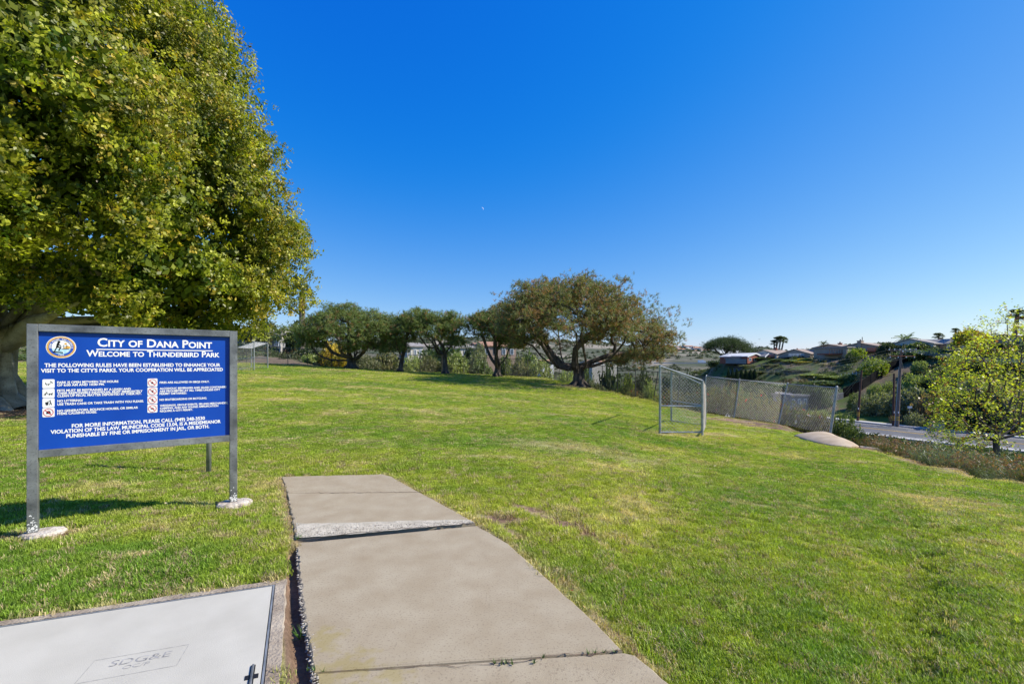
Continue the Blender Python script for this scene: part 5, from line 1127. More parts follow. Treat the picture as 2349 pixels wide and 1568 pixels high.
SLOPE = [
 (1640,888,64,104,'dark','loose','dark valley trees just right of the goal top'), (1693,886,60,101,'green','loose','valley trees behind the street lamp pole'), (1752,884,56,98.5,'dark','round','dark valley tree left of the low dark building'), (1838,884,54,95,'dark','loose','dark valley tree right of the low dark building'), (1880,888,50,94,'green','round','rounded green tree behind the last fence post'),
 (1610,848,40,200,'olive','loose','spreading bush at the tip of the far slope'), (1640,826,34,165,'dark','loose','dark agave-like bush on the crest left of the umbrella pine'), (1655,836,40,160,'grey','fine','grey shrub below the umbrella pine'), (1700,826,70,148,'dark','loose','dark bushes under the pale roofed house deck'), (1745,828,60,143,'green','round','green bush below the red deck'),
 (1720,836,46,138,'grey','fine','pale grey shrub below the red deck'), (1790,832,60,134,'green','loose','green bush below the white deck'), (1845,823,34,128,'yellow','loose','yellow-green palm-like bush under the white deck'), (1822,834,50,128,'light','loose','light shrub below the white deck supports'), (1848,838,46,124,'yellow','fine','yellow foliage low on the terrace'), (1775,842,50,130,'grey','fine','grey-green tree in the middle of the far slope'), (1738,848,60,130,'olive','round','rounded olive tree left of the tall cypresses'),
 (1888,822,56,121,'bare','bare','leafless grey bush spreading on the terrace'), (1890,834,46,118,'bare','bare','smaller leafless bush below the big leafless one'), (1830,846,56,118,'grey','round','silvery tree right of the tall cypresses'), (1870,858,64,112,'light','loose','light green leafy tree behind the last fence panel'), (1915,862,56,108,'light','loose','light green leafy tree left of the first pole'), (1895,872,80,106,'green','round','large dark green tree base behind the fence end'), (1850,880,70,104,'dark','loose','dark trees at the slope foot behind the fence'), (1790,878,70,108,'green','loose','green trees left at the slope foot behind the fence'), (1735,876,70,112,'dark','round','dark trees at the slope foot left of the lamp'),
 (1965,799,40,116,'lime','round','clipped yellow-green hedge below the big chimney'), (1952,812,24,114,'dark','loose','dark bush left of the clipped hedge'), (2006,818,66,102,'lime','fine','large pale feathery bush above the black retaining screen'), (1975,845,22,106,'light','loose','small leafy tree beside the terrace railing'), (1945,858,40,104,'green','round','green ground shrubs below the terrace railing'),
 (2036,787,42,112,'dark','round','dark tree on the crest left of the long grey roof'), (2072,791,46,110,'olive','round','brownish green tree in front of the long grey roof'), (2106,785,40,107,'green','round','bushy green tree in front of the grey roof'), (2090,800,60,103,'green','loose','ivy-like shrubs under the crest trees'), (2150,800,70,100,'green','loose','green shrubs below the brown wooden fence'), (2110,828,34,96,'light','round','rounded pale shrub right of the black screen top'),
 (2180,812,60,96,'olive','loose','olive scrub on the upper slope behind the tall pole'), (2120,858,46,88,'light','fine','pale shrub right of the tall pole'), (2085,860,40,88,'light','loose','pale leafy shrub left of the tall pole'), (2150,862,56,86,'dark','loose','dark shrub on the slope right of the tall pole'), (2040,874,34,90,'light','fine','small pale shrub below the black screen'), (2010,880,40,90,'light','fine','pale shrub left of the twin poles'),
 (1960,900,34,88,'green','fine','small green shrub beside the first pole'), (1985,905,60,84,'grey','fine','broad grey shrub right of the first pole'), (2030,898,74,83,'grey','fine','large grey-green shrub left of the twin poles'), (2090,890,84,79,'grey','round','large grey shrub right of the twin poles'), (2130,905,70,74,'brown','loose','brown dry thicket by the street sign'), (2165,885,80,75,'dark','loose','dark thicket left of the yellow-green tree'), (2230,900,110,68,'dark','round','dark thicket behind the yellow-green tree'), (2310,880,110,66,'olive','loose','olive thicket at the far right behind the young tree'), (2100,945,50,72.5,'grey','fine','low silvery groundcover at the street sign'), (2060,952,40,76,'brown','fine','brown tussocks beside the pavement'),
 (2225,756,62,98,'yellow','round','yellow-green flat-topped tree on the crest left of the young tree'), (2280,785,80,92,'dark','loose','dark crest shrubs behind the young tree'), (2240,820,80,88,'olive','loose','olive scrub behind the left side of the young tree'), (2330,825,90,82,'green','loose','green scrub behind the young tree at far right')]
for a in SLOPE: bush(*a, group=GH, trunk=(.25 if a[0] == 2225 else 0), name=('tree' if 'tree' in a[6].split(' behind')[0].split(' in front')[0] and a[0] not in () else 'bush'), cat=('tree' if 'tree' in a[6].split(' behind')[0].split(' right of')[0].split(' left of')[0].split(' under')[0] else 'bush'))
cx_ = 0
CY = [(1671,851),(1680,849),(1690,850),(1701,851),(1711,850),(1722,849),(1731,848.5)]; CY2 = [(1782,853),(1790,851),(1797,850),(1803,851.5),(1810,855)]
ORD = ['leftmost', 'second', 'third', 'fourth', 'fifth', 'sixth', 'rightmost']
for i, (u, vt) in enumerate(CY): bush(u, vt, 11, 126, 'cypress', 'cone', ORD[i]+' cypress of the left row at the slope foot', name='cypress', cat='tree', group='cypresses at the slope foot')
for i, (u, vt) in enumerate(CY2): bush(u, vt, 9, 120, 'cypress', 'cone', (ORD[i] if i < 4 else 'rightmost')+' cypress of the right row seen above the fence', name='cypress', cat='tree', group='cypresses at the slope foot')

# trees far left, behind the fig
bush(684, 738, 50, 62, 'dark', 'round', 'dark tree between the fig and the leftmost pine', name='tree', cat='tree', trunk=.2)
bush(600, 735, 90, 74, 'olive', 'loose', 'olive tree seen under the fig crown behind the far goal', name='tree', cat='tree', trunk=.3)
bush(520, 745, 90, 78, 'green', 'round', 'green tree hidden mostly by the blue sign', name='tree', cat='tree', trunk=.3)
bush(655, 752, 60, 68, 'light', 'loose', 'thin light green tree left of the pale trunk', name='tree', cat='tree', trunk=.45)
bush(1100, 785, 34, 84, 'grey', 'fine', 'round silvery tree left of the pink house', name='tree', cat='tree', trunk=.2)
bush(1020, 790, 34, 90, 'lime', 'loose', 'yellow-green tropical tree behind the leaning pine', name='tree', cat='tree', trunk=.2)
def hedge():
    x0, y0 = UD(950, 72); x1, y1 = UD(1070, 72); o = bpy.data.objects.new('hedge', BM['round'][0]); COL.objects.link(o); o.location = ((x0+x1)/2, y0, hz1((x0+x1)/2, y0)); H = P(1000, 798, 72).z-o.location.z
    o.scale = ((x1-x0)/2, 1.2, max(H, 1)); o.color = (*COLR['green'], 1); tag(o, 'long green hedge in front of the houses behind the pines', 'hedge')
hedge()
# pale-trunked crooked tree
b = P(643, 806, 58); b.z = hz1(b.x, b.y); t = empty('tree', b, label='small tree with crooked pale trunk on the bank', cat='tree'); Hh = P(643, 750, 58).z-b.z
pos, par, tips = grow([(0, 0, -.2), (.1, 0, Hh*.25), (-.05, 0, Hh*.45)], [tuple(rng.normal(0, 1, 3)*np.array([1.1, .8, Hh*.12])+np.array([.2, 0, Hh*.85])) for _ in range(40)], .4, jit=.2)
branch_obj('trunk', pos, par, radii(par, tips, .02, .17), M['bark_pale'], t)
p = pos[tips]; p = np.repeat(p, 6, 0)+rng.normal(0, .35, (len(p)*6, 3)); v, f = leaf_proto(5, .22, .1, .15, seed=3); merged('crown', v, f, p, rotmat(len(p)), rng.uniform(.7, 1.2, len(p)), np.broadcast_to(np.array([.13, .16, .04]), (len(p), 3)), M['leaf'], t)

# ------------------------------------------------------------------ scrub that nobody could count
def clump(seed, n=34, leaf=.16):
    r = np.random.default_rng(seed); d = r.normal(size=(n, 3)); d /= np.linalg.norm(d, axis=1, keepdims=True); d[:, 2] = abs(d[:, 2]); p = d*r.uniform(.4, 1, (n, 1))*np.array([.5, .5, .42])
    v, f = leaf_proto(3, leaf, leaf*.5, leaf*.4, seed=seed); me = merged('_', v, f, p, rotmat(n, .8, d), r.uniform(.7, 1.3, n), np.ones((n, 3)), M['blade']); return proto_obj('scrub_clump', me)
def scrub():
    n = 90000; r0 = np.exp(rng.uniform(math.log(9), math.log(300), n)); az = rng.uniform(-.9, .93, n); x, y = r0*np.sin(az), r0*np.cos(az)
    m_ = lawn_mask(x, y); rd = pl_dist(x, y, ROAD_MID); keep = (m_ < -.9) & (rd > 9.5) & ~inpoly(x, y, VERGE); dens = fb(x, y, 7, 61); keep &= rng.uniform(size=n) < np.clip((dens-.34)*3.0, .05, 1)*.5; keep &= pl_dist(x, y, [(p.x-.6, p.y-2.2) for p in SC_]) > 2.3
    x, y, r0 = x[keep], y[keep], r0[keep]; n = len(x); z = hz(x, y)
    t = fb(x, y, 11, 62); u_ = rng.uniform(size=n)
    c = mixc(np.broadcast_to(np.array([.10, .078, .048]), (n, 3)), (.058, .088, .026), sstep(.36, .56, t+.3*(u_-.5))); c = mixc(c, (.15, .19, .055), sstep(.55, .75, fb(x, y, 5, 63))*.8); k_ = u_ < .15; c[k_] = (.13, .14, .09)
    c *= rng.uniform(.7, 1.3, (n, 1)); s_ = rng.uniform(.5, 1.3, n)*np.clip(r0/50, .45, 2.0)
    rot = np.stack([rng.normal(0, .15, n), rng.normal(0, .15, n), rng.uniform(0, 6.28, n)], 1)
    o = scatter('scrub', np.stack([x, y, z], 1), rot, s_, c, [clump(k) for k in range(4)]); o['kind'] = 'stuff'; print('scrub', n)
    # distant trees and chaparral on the hills across the valley
    n = 9000; r0 = np.exp(rng.uniform(math.log(300), math.log(1500), n)); az = rng.uniform(-.75, .75, n); x, y = r0*np.sin(az), r0*np.cos(az); dens = fb(x, y, 70, 64); keep = rng.uniform(size=n) < np.clip((dens-.42)*5, .03, 1); x, y, r0 = x[keep], y[keep], r0[keep]; n = len(x)
    c = mixc(np.broadcast_to(np.array([.05, .065, .035]), (n, 3)), (.10, .115, .06), rng.uniform(size=n)); rot = np.stack([np.zeros(n), np.zeros(n), rng.uniform(0, 6.28, n)], 1)
    o = scatter('distant_chaparral', np.stack([x, y, hz(x, y)], 1), rot, rng.uniform(4, 10, n)*r0/900, c, [clump(k, 22, .28) for k in (7, 8)]); o['kind'] = 'stuff'

# ------------------------------------------------------------------ shrubs along the right lawn edge
def dry_shrub(seed, stemc, headc, leafc, ns=170, h=.62):
    r = np.random.default_rng(seed); V_, F_, T_ = [], [], []
    def tri(p, q, w, c):
        d = (q-p).normalized(); s_ = d.cross(Vector((r.normal(), r.normal(), r.normal()))).normalized()*w; b = len(V_); V_.extend([tuple(p-s_), tuple(p+s_), tuple(q)]); F_.append((b, b+1, b+2)); T_.extend([c]*3)
    for i in range(ns):
        a = r.uniform(0, 6.28); rad = abs(r.normal(0, .16)); o = Vector((math.cos(a)*rad, math.sin(a)*rad, 0)); lean = r.uniform(.1, .95); d = Vector((math.cos(a+r.normal(0, .5))*lean, math.sin(a+r.normal(0, .5))*lean, 1)).normalized(); L_ = h*r.uniform(.55, 1.1); q = o+d*L_
        tri(o, q, .0045, stemc)
        for k_ in range(7):
            t = r.uniform(.25, .95); p = o.lerp(q, t); e = Vector((r.normal(), r.normal(), r.uniform(.2, 1.6))).normalized()*r.uniform(.04, .11); tri(p, p+e, .004 if leafc else .003, leafc if leafc and t < .9 else stemc)
        if headc and r.uniform() < .75:
            for k_ in range(5):
                p = q+Vector(r.normal(0, .022, 3)); tri(p, p+Vector(r.normal(0, .02, 3)), .011, headc)
    me = bpy.data.meshes.new('_'); me.from_pydata(V_, [], F_); at = me.attributes.new('tint', 'FLOAT_COLOR', 'POINT'); at.data.foreach_set('color', [z for c in T_ for z in (*c, 1)]); me.materials.append(M['leaf']); return me
ES = {'dry': [dry_shrub(1, (.20, .12, .075), (.24, .12, .065), (.13, .12, .05)), dry_shrub(2, (.24, .15, .095), (.27, .14, .075), None)],
      'grey': [dry_shrub(3, (.15, .15, .10), None, (.13, .17, .105), 200, .5), dry_shrub(4, (.13, .15, .10), None, (.15, .19, .12), 200, .55)], 'green': [dry_shrub(5, (.09, .10, .05), None, (.09, .14, .035), 200, .55)]}
SEQ = ['dry', 'green', 'dry', 'grey', 'dry', 'grey', 'green', 'grey', 'grey', 'dry', 'grey', 'green', 'grey', 'grey', 'dry', 'grey', 'green', 'grey']
NM = {'dry': 'brown dry seed-headed shrub', 'grey': 'grey-green rosemary-like shrub', 'green': 'greener upright shrub'}
NUM = ['nearest to the apron', 'second from the apron', 'third from the apron', 'fourth from the apron', 'fifth from the apron', 'sixth from the apron', 'seventh from the apron', 'eighth from the apron', 'ninth from the apron', 'tenth from the apron', 'eleventh from the apron', 'twelfth from the apron', 'thirteenth from the apron', 'fourteenth from the apron', 'fifteenth from the apron', 'sixteenth from the apron', 'seventeenth from the apron', 'last at the right picture edge']
def edge_shrubs():
    e = [Vector(UD(u, d)) for u, d in [(2000, 13.4), (2100, 12.0), (2200, 10.6), (2349, 8.9), (2480, 8.2)]]; seg = [(b-a).length for a, b in zip(e[:-1], e[1:])]; tot = sum(seg)
    for row, (off, n, sc, rn) in enumerate([(.35, 18, 1.0, 'front row'), (1.25, 17, 1.65, 'middle row'), (2.5, 14, 2.35, 'back row')]):
        for i in range(n):
            s_ = tot*(i+.5)/n; k_ = 0
            while s_ > seg[k_]: s_ -= seg[k_]; k_ += 1
            a, b = e[k_], e[k_+1]; t = s_/seg[k_]; d = (b-a).normalized(); nn = Vector((-d.y, d.x)); 
            if nn.dot(a) < 0: nn = -nn
            p = a.lerp(b, t)+nn*(off+rng.normal(0, .12))+d*rng.normal(0, .12); kd = SEQ[(i+row*5) % len(SEQ)]; ms = ES[kd]
            o = bpy.data.objects.new('shrub', ms[i % len(ms)]); COL.objects.link(o); o.location = (p.x, p.y, hz1(p.x, p.y)-.04); q = sc*rng.uniform(.8, 1.2); o.scale = (q*1.15, q*1.15, q); o.rotation_euler = (0, 0, rng.uniform(0, 6.28))
            tag(o, f'{NM[kd]} on the lawn edge, {rn}, {NUM[min(i, 16) if i < n-1 else 17]}', 'shrub', 'shrubs along the right lawn edge')
edge_shrubs()

# ------------------------------------------------------------------ young yellow-green tree
def young_tree():
    x, y = UD(2290, 16.0); gz = hz1(x, y); root = empty('young_tree', (x, y, gz), label='young tree with bright yellow-green spring leaves at the right edge', cat='tree'); o3 = np.array([x, y, gz])
    tg = []
    for (u, vt, vb, du) in [(2150, 850, 985, 22), (2175, 820, 1000, 26), (2200, 790, 1005, 28), (2232, 770, 1005, 30), (2262, 760, 1000, 32), (2300, 735, 1000, 34), (2340, 715, 990, 34), (2380, 720, 990, 34), (2420, 740, 990, 34), (2460, 780, 990, 30), (2500, 830, 980, 26)]:
        for _ in range(52): q = P(u+rng.uniform(-du, du), vb+22+(vt-vb-22)*rng.uniform(0, 1), 16.0+rng.normal(0, .85)); tg.append(tuple(np.array(q)-o3))
    for (u, v) in [(2135, 868), (2142, 890), (2128, 935), (2140, 930), (2160, 835), (2170, 822), (2182, 790), (2190, 800), (2196, 775), (2145, 960), (2290, 718), (2285, 740), (2275, 745), (2307, 702), (2308, 720), (2306, 740), (2249, 725), (2252, 745), (2258, 765), (2214, 748), (2222, 762), (2330, 712), (2232, 768), (2262, 780), (2360, 700), (2402, 712)]: q = P(u, v, 16.0+rng.normal(0, .2)); tg.append(tuple(np.array(q)-o3))
    ft = P(2280, 1008, 16.0).z-gz; lb = [tuple(np.array(P(u, v, 16.0+dy))-o3) for u, v, dy in [(2165, 905, 0), (2195, 850, .5), (2235, 800, -.4), (2275, 765, .3), (2310, 735, 0), (2350, 760, -.5), (2400, 790, .3), (2450, 860, 0), (2240, 880, -1), (2340, 870, 1), (2190, 950, -.4)]]
    pos, par, tips = grow([(0, 0, -.3), (-.04, 0, ft*.5), (-.08, 0, ft)], tg, .28, jit=.12, bias=.6, limbs=lb); rad = radii(par, tips, .006, .10, 2.0); branch_obj('branches', pos, par, rad, M['bark_young'], root)
    nd = pos[3:]; r_ = rad[3:]; nd = nd[r_ < .02]; p = np.repeat(nd, 14, 0)+rng.normal(0, .085, (len(nd)*14, 3)); n = len(p)
    v, f = [], []
    for k_ in range(6): a = k_*1.047; b = len(v); dx, dy = math.cos(a), math.sin(a); L_ = .034; v += [(0, 0, 0), (dx*L_*.5-dy*.0075, dy*L_*.5+dx*.0075, .008), (dx*L_, dy*L_, 0), (dx*L_*.5+dy*.0075, dy*L_*.5-dx*.0075, .008)]; f.append((b, b+1, b+2, b+3))
    c = mixc(np.broadcast_to(np.array([.30, .36, .03]), (n, 3)), (.72, .74, .07), rng.uniform(size=n)); lo = sstep(1.5, 3.0, p[:, 2]); rd = rng.uniform(size=n) < .14; c[rd] = np.array([.30, .13, .045])
    keep = rng.uniform(size=n) < .8; merged('crown', v, f, p[keep], rotmat(keep.sum(), .9, np.tile([0, 0, 1.0], (keep.sum(), 1))), rng.uniform(.8, 1.4, keep.sum()), c[keep], M['leaf'], root); print('young', n)
young_tree()

# ------------------------------------------------------------------ palms
def frond(L_, n, w, droop, seed, fan=False):
    r = np.random.default_rng(seed); V_, F_ = [], []
    if fan:
        for k_ in range(n):
            a = -1.25+2.5*k_/(n-1); b = len(V_); V_ += [(L_*.45, 0, 0), (L_*.45+L_*.3*math.cos(a)-w*math.sin(a), L_*.3*math.sin(a)+w*math.cos(a), .02), (L_*.45+L_*.55*math.cos(a), L_*.55*math.sin(a), -droop*L_*.3), (L_*.45+L_*.3*math.cos(a)+w*math.sin(a), L_*.3*math.sin(a)-w*math.cos(a), .02)]; F_.append((b, b+1, b+2, b+3))
        b = len(V_); V_ += [(0, -.03, 0), (0, .03, 0), (L_*.46, .02, 0), (L_*.46, -.02, 0)]; F_.append((b, b+1, b+2, b+3))
    else:
        for k_ in range(n):
            t = (k_+.5)/n; x = L_*t; z = L_*(.35*t-droop*t*t)
            for s_ in (-1, 1): l2 = L_*.28*math.sin(math.pi*(t*.85+.1)); b = len(V_); V_ += [(x, 0, z), (x+l2*.2, s_*l2*.6, z-.03*L_), (x+l2*.35, s_*l2, z-.12*L_), (x+l2*.15-w, s_*l2*.55, z-.04*L_)]; F_.append((b, b+1, b+2, b+3))
    return V_, F_
def palm_crown(n, L_, fan, seed, droop=.7, up=1.2):
    r = np.random.default_rng(seed); V_, F_ = [], []
    for i in range(n):
        v, f = frond(L_*r.uniform(.8, 1.1), 11 if fan else 9, L_*.05, droop*r.uniform(.7, 1.3), i, fan); a = 2.4*i; el = -.9+(up+.9)*r.uniform(); R_ = Matrix.Rotation(a, 3, 'Z') @ Matrix.Rotation(-el, 3, 'Y'); b = len(V_)
        V_ += [tuple(R_ @ Vector(q)) for q in v]; F_ += [tuple(b+j for j in t) for t in f]
    me = bpy.data.meshes.new('palm_crown'); me.from_pydata(V_, [], F_); a = me.attributes.new('tint', 'FLOAT_COLOR', 'POINT'); a.data.foreach_set('color', [1.0]*4*len(V_)); me.materials.append(M['leaf']); return me
PCF = palm_crown(26, 1.0, True, 1); PCL = palm_crown(26, 1.0, False, 2)
def palm(u, vt, d, r_px, label, fan=True, col=(.06, .08, .03), tr=.16, skirt=0, group=None, lean=0, base=None):
    x, y = UD(u, d); gz = hz1(x, y) if base is None else base; z = P(u, vt, d).z; root = empty('palm_tree', (x-lean, y, gz), label=label, cat='palm tree', group=group); H = z-gz; R_ = r_px/F*d
    m = MB(); m.tube((0, 0, -.3), (lean*.5, 0, H*.5), tr*1.15, tr*.95, n=8, caps=False); m.tube((lean*.5, 0, H*.5), (lean, 0, H), tr*.95, tr*.85, n=8); m.build('trunk', M['palmtrunk'], root)
    o = bpy.data.objects.new('crown', PCF if fan else PCL); COL.objects.link(o); o.parent = root; o.location = (lean, 0, H); o.scale = (R_, R_, R_); o.color = (*col, 1)
    if skirt:
        V_, F_ = [], []
        for i in range(260): a = rng.uniform(0, 6.28); zz = rng.uniform(-skirt, .1); b = len(V_); rr = rng.uniform(.3, .75)*R_*.6; p = Vector((math.cos(a)*rr*.3, math.sin(a)*rr*.3, zz)); q = p+Vector((math.cos(a)*rr, math.sin(a)*rr, -rng.uniform(.4, 1.0))); s_ = Vector((-math.sin(a), math.cos(a), 0))*.07; V_ += [tuple(p-s_), tuple(p+s_), tuple(q)]; F_.append((b, b+1, b+2))
        me = bpy.data.meshes.new('dead_fronds'); me.from_pydata(V_, [], F_); at = me.attributes.new('tint', 'FLOAT_COLOR', 'POINT'); at.data.foreach_set('color', [.20, .13, .06, 1.0]*len(V_)); o2 = link('dead_fronds', me, [M['leaf']], root, loc=(lean, 0, H))
GPm = 'palms on the far ridge'
palm(1776, 787, 165, 11, 'shortest palm of the four behind the brown roofs, leftmost', group=GPm, tr=.28); palm(1783, 779.5, 165, 11, 'second palm from the left of the four behind the brown roofs', group=GPm, tr=.28, lean=.6); palm(1790.7, 778.2, 163, 12, 'third palm from the left of the four behind the brown roofs', group=GPm, tr=.28, lean=1.0); palm(1797.5, 779.8, 166, 12, 'rightmost palm of the four behind the brown roofs', group=GPm, tr=.28, lean=1.2)
palm(1889, 788, 135, 11, 'small tufted palm left of the big chimney', False, (.06, .085, .02), group=GPm, tr=.2); palm(2077, 779, 112, 24, 'wide feathery palm behind the left end of the grey roof', False, (.09, .13, .035), group=GPm, tr=.3); palm(2153, 772, 112, 13, 'small palm behind the middle of the grey roof', group=GPm, tr=.2)
palm(2192, 759, 108, 10, 'slender palm by the flat-topped yellow-green tree', group=GPm, tr=.22); palm(2334, 722, 100, 20, 'tallest palm, behind the young yellow-green tree', group=GPm, tr=.42, lean=.8)
palm(693, 668, 60, 26, 'shaggy palm with dead fronds behind the right edge of the fig', True, (.08, .10, .03), tr=.42, skirt=2.6, base=1.5)

# ------------------------------------------------------------------ umbrella pine on the ridge
pine('umbrella_pine', 'dark umbrella pine alone on the far ridge', 1667, 819, 155, [(1667, 796, 50, 20, 6.5), (1690, 800, 28, 14, 4), (1640, 798, 24, 13, 4), (1665, 786, 34, 12, 4.5)], 110, 9000, .6, fork=1.2, brown=.0, tl=.55, tints=((.03, .055, .018), (.07, .105, .03)), holes=.30)

# ------------------------------------------------------------------ houses
def house(label, u0, u1, ve, vr, d, wall, roof, dp=9, gable='x', nwin=3, chim=None, rz=.4, wc='glass', door=False, base=None, group=None, cat='house', wh=None, ov=.22):
    x, y = UD((u0+u1)/2, d); ze = P(0, ve, d).z; zr = P(0, vr, d).z; gz = hz1(x, y)-.3 if base is None else base; W_ = (u1-u0)/F*d; h = ze-gz; rh = zr-ze
    root = empty('house', (x, y, gz), rz, label=label, cat=cat, group=group); M_ = lambda k: M[k]
    m = MB(); hx, hy = W_/2, dp/2
    if gable == 'x': m.box(-hx, -hy, 0, hx, hy, h); m.poly([(-hx, -hy, h), (-hx, 0, h+rh*.95), (-hx, hy, h)], Vector((.1, 0, 0))); m.poly([(hx, -hy, h), (hx, 0, h+rh*.95), (hx, hy, h)], Vector((-.1, 0, 0)))
    elif gable == 'y': m.box(-hx, -hy, 0, hx, hy, h); m.poly([(-hx, -hy, h), (0, -hy, h+rh*.95), (hx, -hy, h)], Vector((0, .1, 0)))
    else: m.box(-hx, -hy, 0, hx, hy, h)
    m.build('wall', M_(wall), root)
    m = MB(); t = .18
    if gable == 'x':
        for s_ in (-1, 1): m.poly([(-hx-ov, s_*(hy+ov), h-.12+.004), (hx+ov, s_*(hy+ov), h-.12+.004), (hx+ov, 0, h+rh), (-hx-ov, 0, h+rh)], Vector((0, 0, t)))
    elif gable == 'y':
        for s_ in (-1, 1): m.poly([(s_*(hx+ov), -hy-ov, h-.12+.004), (s_*(hx+ov), hy+ov, h-.12+.004), (0, hy+ov, h+rh), (0, -hy-ov, h+rh)], Vector((0, 0, t)))
    else: m.box(-hx-ov, -hy-ov, h+.005, hx+ov, hy+ov, h+max(rh, .35))
    rf = m.build('roof', M_(roof), root)
    if gable == 'y':
        m = MB()
        for s_ in (-1, 1): m.poly([(s_*(hx+ov), -hy-ov-.06, h-.35), (s_*(hx+ov), -hy-ov-.06, h+.1), (0, -hy-ov-.06, h+rh+.22), (0, -hy-ov-.06, h+rh-.2)], Vector((0, .05, 0)))
        m.build('fascia', M['white'], root)
    wh = wh or min(1.1, h*.36); zb = h-wh-.55
    for i in range(nwin):
        xc = -hx+W_*(i+.5)/nwin; w = min(W_/nwin*.45, 1.7); m = MB(); m.box(xc-w/2, -hy-.06, zb, xc+w/2, -hy-.003, zb+wh); wd = m.build('window', M['white'], root)
        m = MB(); g_ = .09; m.box(xc-w/2+g_, -hy-.075, zb+g_, xc-.03, -hy-.062, zb+wh-g_); m.build('pane', M[wc], wd); m = MB(); m.box(xc+.03, -hy-.075, zb+g_, xc+w/2-g_, -hy-.062, zb+wh-g_); m.build('pane', M[wc], wd)
    if chim:
        for (cu, cvt, cw, cm) in chim:
            cx_ = (cu-(u0+u1)/2)/F*d; ct = P(0, cvt, d).z-gz; w = cw/F*d; m = MB(); m.box(cx_-w/2, -.6, h*.5, cx_+w/2, .3, ct); m.box(cx_-w/2-.1, -.7, ct, cx_+w/2+.1, .4, ct+.15); m.tube((cx_, -.15, ct+.1), (cx_, -.15, ct+.5), .18, n=8); m.build('chimney', M_(cm), rf)
    return root
GHs = 'houses on the far ridge'
house('low house with pale gabled roof and brick wall by the umbrella pine', 1674, 1726, 817.5, 811, 146, 'brick', 'roof_white', gable='y', dp=10, nwin=3, group=GHs, rz=.45)
house('small dark gabled house right of the pale roofed one', 1722, 1742, 818, 812, 145, 'wall_grey', 'roof_grey', gable='y', nwin=1, group=GHs)
house('brown-roofed house with red brick chimney below the four palms', 1742, 1806, 813, 803.5, 145, 'wall_cream', 'roof_brown', nwin=4, chim=[(1780, 800, 4, 'brick')], group=GHs)
house('long brown-roofed house above the white deck', 1810, 1866, 812, 802, 136, 'wall_tan', 'roof_brown', nwin=4, chim=[(1819.5, 802.5, 5, 'brick')], group=GHs, rz=.5)
house('cream gabled house end right of the white deck', 1866, 1882, 811, 802.5, 133, 'wall_cream', 'roof_brown', gable='y', nwin=1, dp=12, group=GHs)
house('wide flat-roofed house with bright glass front above dark brick', 1895, 1948, 799, 796.5, 124, 'wall_tan', 'roof_grey', gable='f', nwin=6, wc='glass_bl', group=GHs, wh=2.2, rz=.35)
house('brown hip-roofed house behind the glass-fronted one', 1888, 1950, 797, 790.5, 136, 'wall_tan', 'roof_brown', nwin=0, chim=[(1929.5, 787.5, 5, 'brick')], group=GHs)
house('tan house with the massive square chimney', 1953, 2022, 796, 787.5, 122, 'wall_tan', 'roof_brown', nwin=3, chim=[(1957.5, 783, 12, 'wall_tan')], group=GHs, rz=.5)
house('long grey-roofed house on the ridge', 2062, 2165, 790, 779, 112, 'wall_cream', 'roof_grey', nwin=4, group=GHs, rz=.45)
house('white gabled end of the grey-roofed house with stone chimney', 2158, 2196, 788.5, 778.5, 108, 'wall_white', 'roof_grey', gable='y', nwin=2, chim=[(2194, 774.5, 6, 'wallgrey')], group=GHs, dp=12)
house('reddish roofed house behind the top of the young tree', 2262, 2400, 778, 770, 98, 'wall_tan', 'roof_tile', nwin=5, group=GHs, rz=.45)
house('pink stucco house with clay tile roof behind the twin-stemmed pine', 1098, 1172, 795, 785.5, 92, 'wall_pink', 'roof_tile', nwin=4, rz=.25)
house('low tiled roof wing left of the pink house', 1085, 1105, 793, 787.5, 95, 'wall_pink', 'roof_tile', nwin=1, rz=.25)
house('grey-roofed low house seen between the slim and leaning pines', 925, 960, 796, 788, 88, 'wall_cream', 'roof_grey', nwin=3)
house('long pale grey roofed house right of the leaning pine', 1008, 1080, 799, 794, 90, 'wall_cream', 'roof_grey', nwin=4)
house('dark grey sided house under the fig crown behind the bank', 560, 668, 776, 764, 78, 'wall_grey', 'roof_brown', nwin=5, rz=.1)
house('beige building with orange tiled roof far down the valley', 1341, 1402, 829.5, 826, 270, 'wall_cream', 'roof_tile', nwin=8, rz=.3, dp=16, cat='building')
house('low dark building with pale flat roof behind the leaning fence', 1774, 1818, 905, 903.2, 97, 'wall_grey', 'wallgrey', gable='f', nwin=3, rz=.15, cat='building')
house('small white valley house seen beside the pine trunk', 1236, 1262, 829, 825, 210, 'wall_white', 'roof_tile', nwin=2, rz=.3)
for i in range(20):
    u = 1554+i*3.3+rng.uniform(-1, 1); d = rng.uniform(880, 1150); x, y = UD(u, d); W_ = rng.uniform(5, 9); gz = hz1(x, y); H = rng.uniform(4, 6.5); root = empty('hill_house', (x, y, gz-1), rng.uniform(0, .5), label='tiny white house crowded on the distant hilltop left of the umbrella pine', cat='house', group='white houses on the distant hilltop')
    m = MB(); m.box(-W_, -5, 0, W_, 5, H); m.build('wall', M['wall_white'], root); m = MB()
    for s_ in (-1, 1): m.poly([(-W_-.6, s_*5.6, H-.2), (W_+.6, s_*5.6, H-.2), (W_+.6, 0, H+2), (-W_-.6, 0, H+2)], Vector((0, 0, .3)))
    m.build('roof', M['roof_tile' if i % 3 else 'roof_grey'], root); m = MB(); m.box(-W_*.6, -5.1, H*.4, W_*.1, -5.02, H*.75); m.build('window', M['glass'], root)
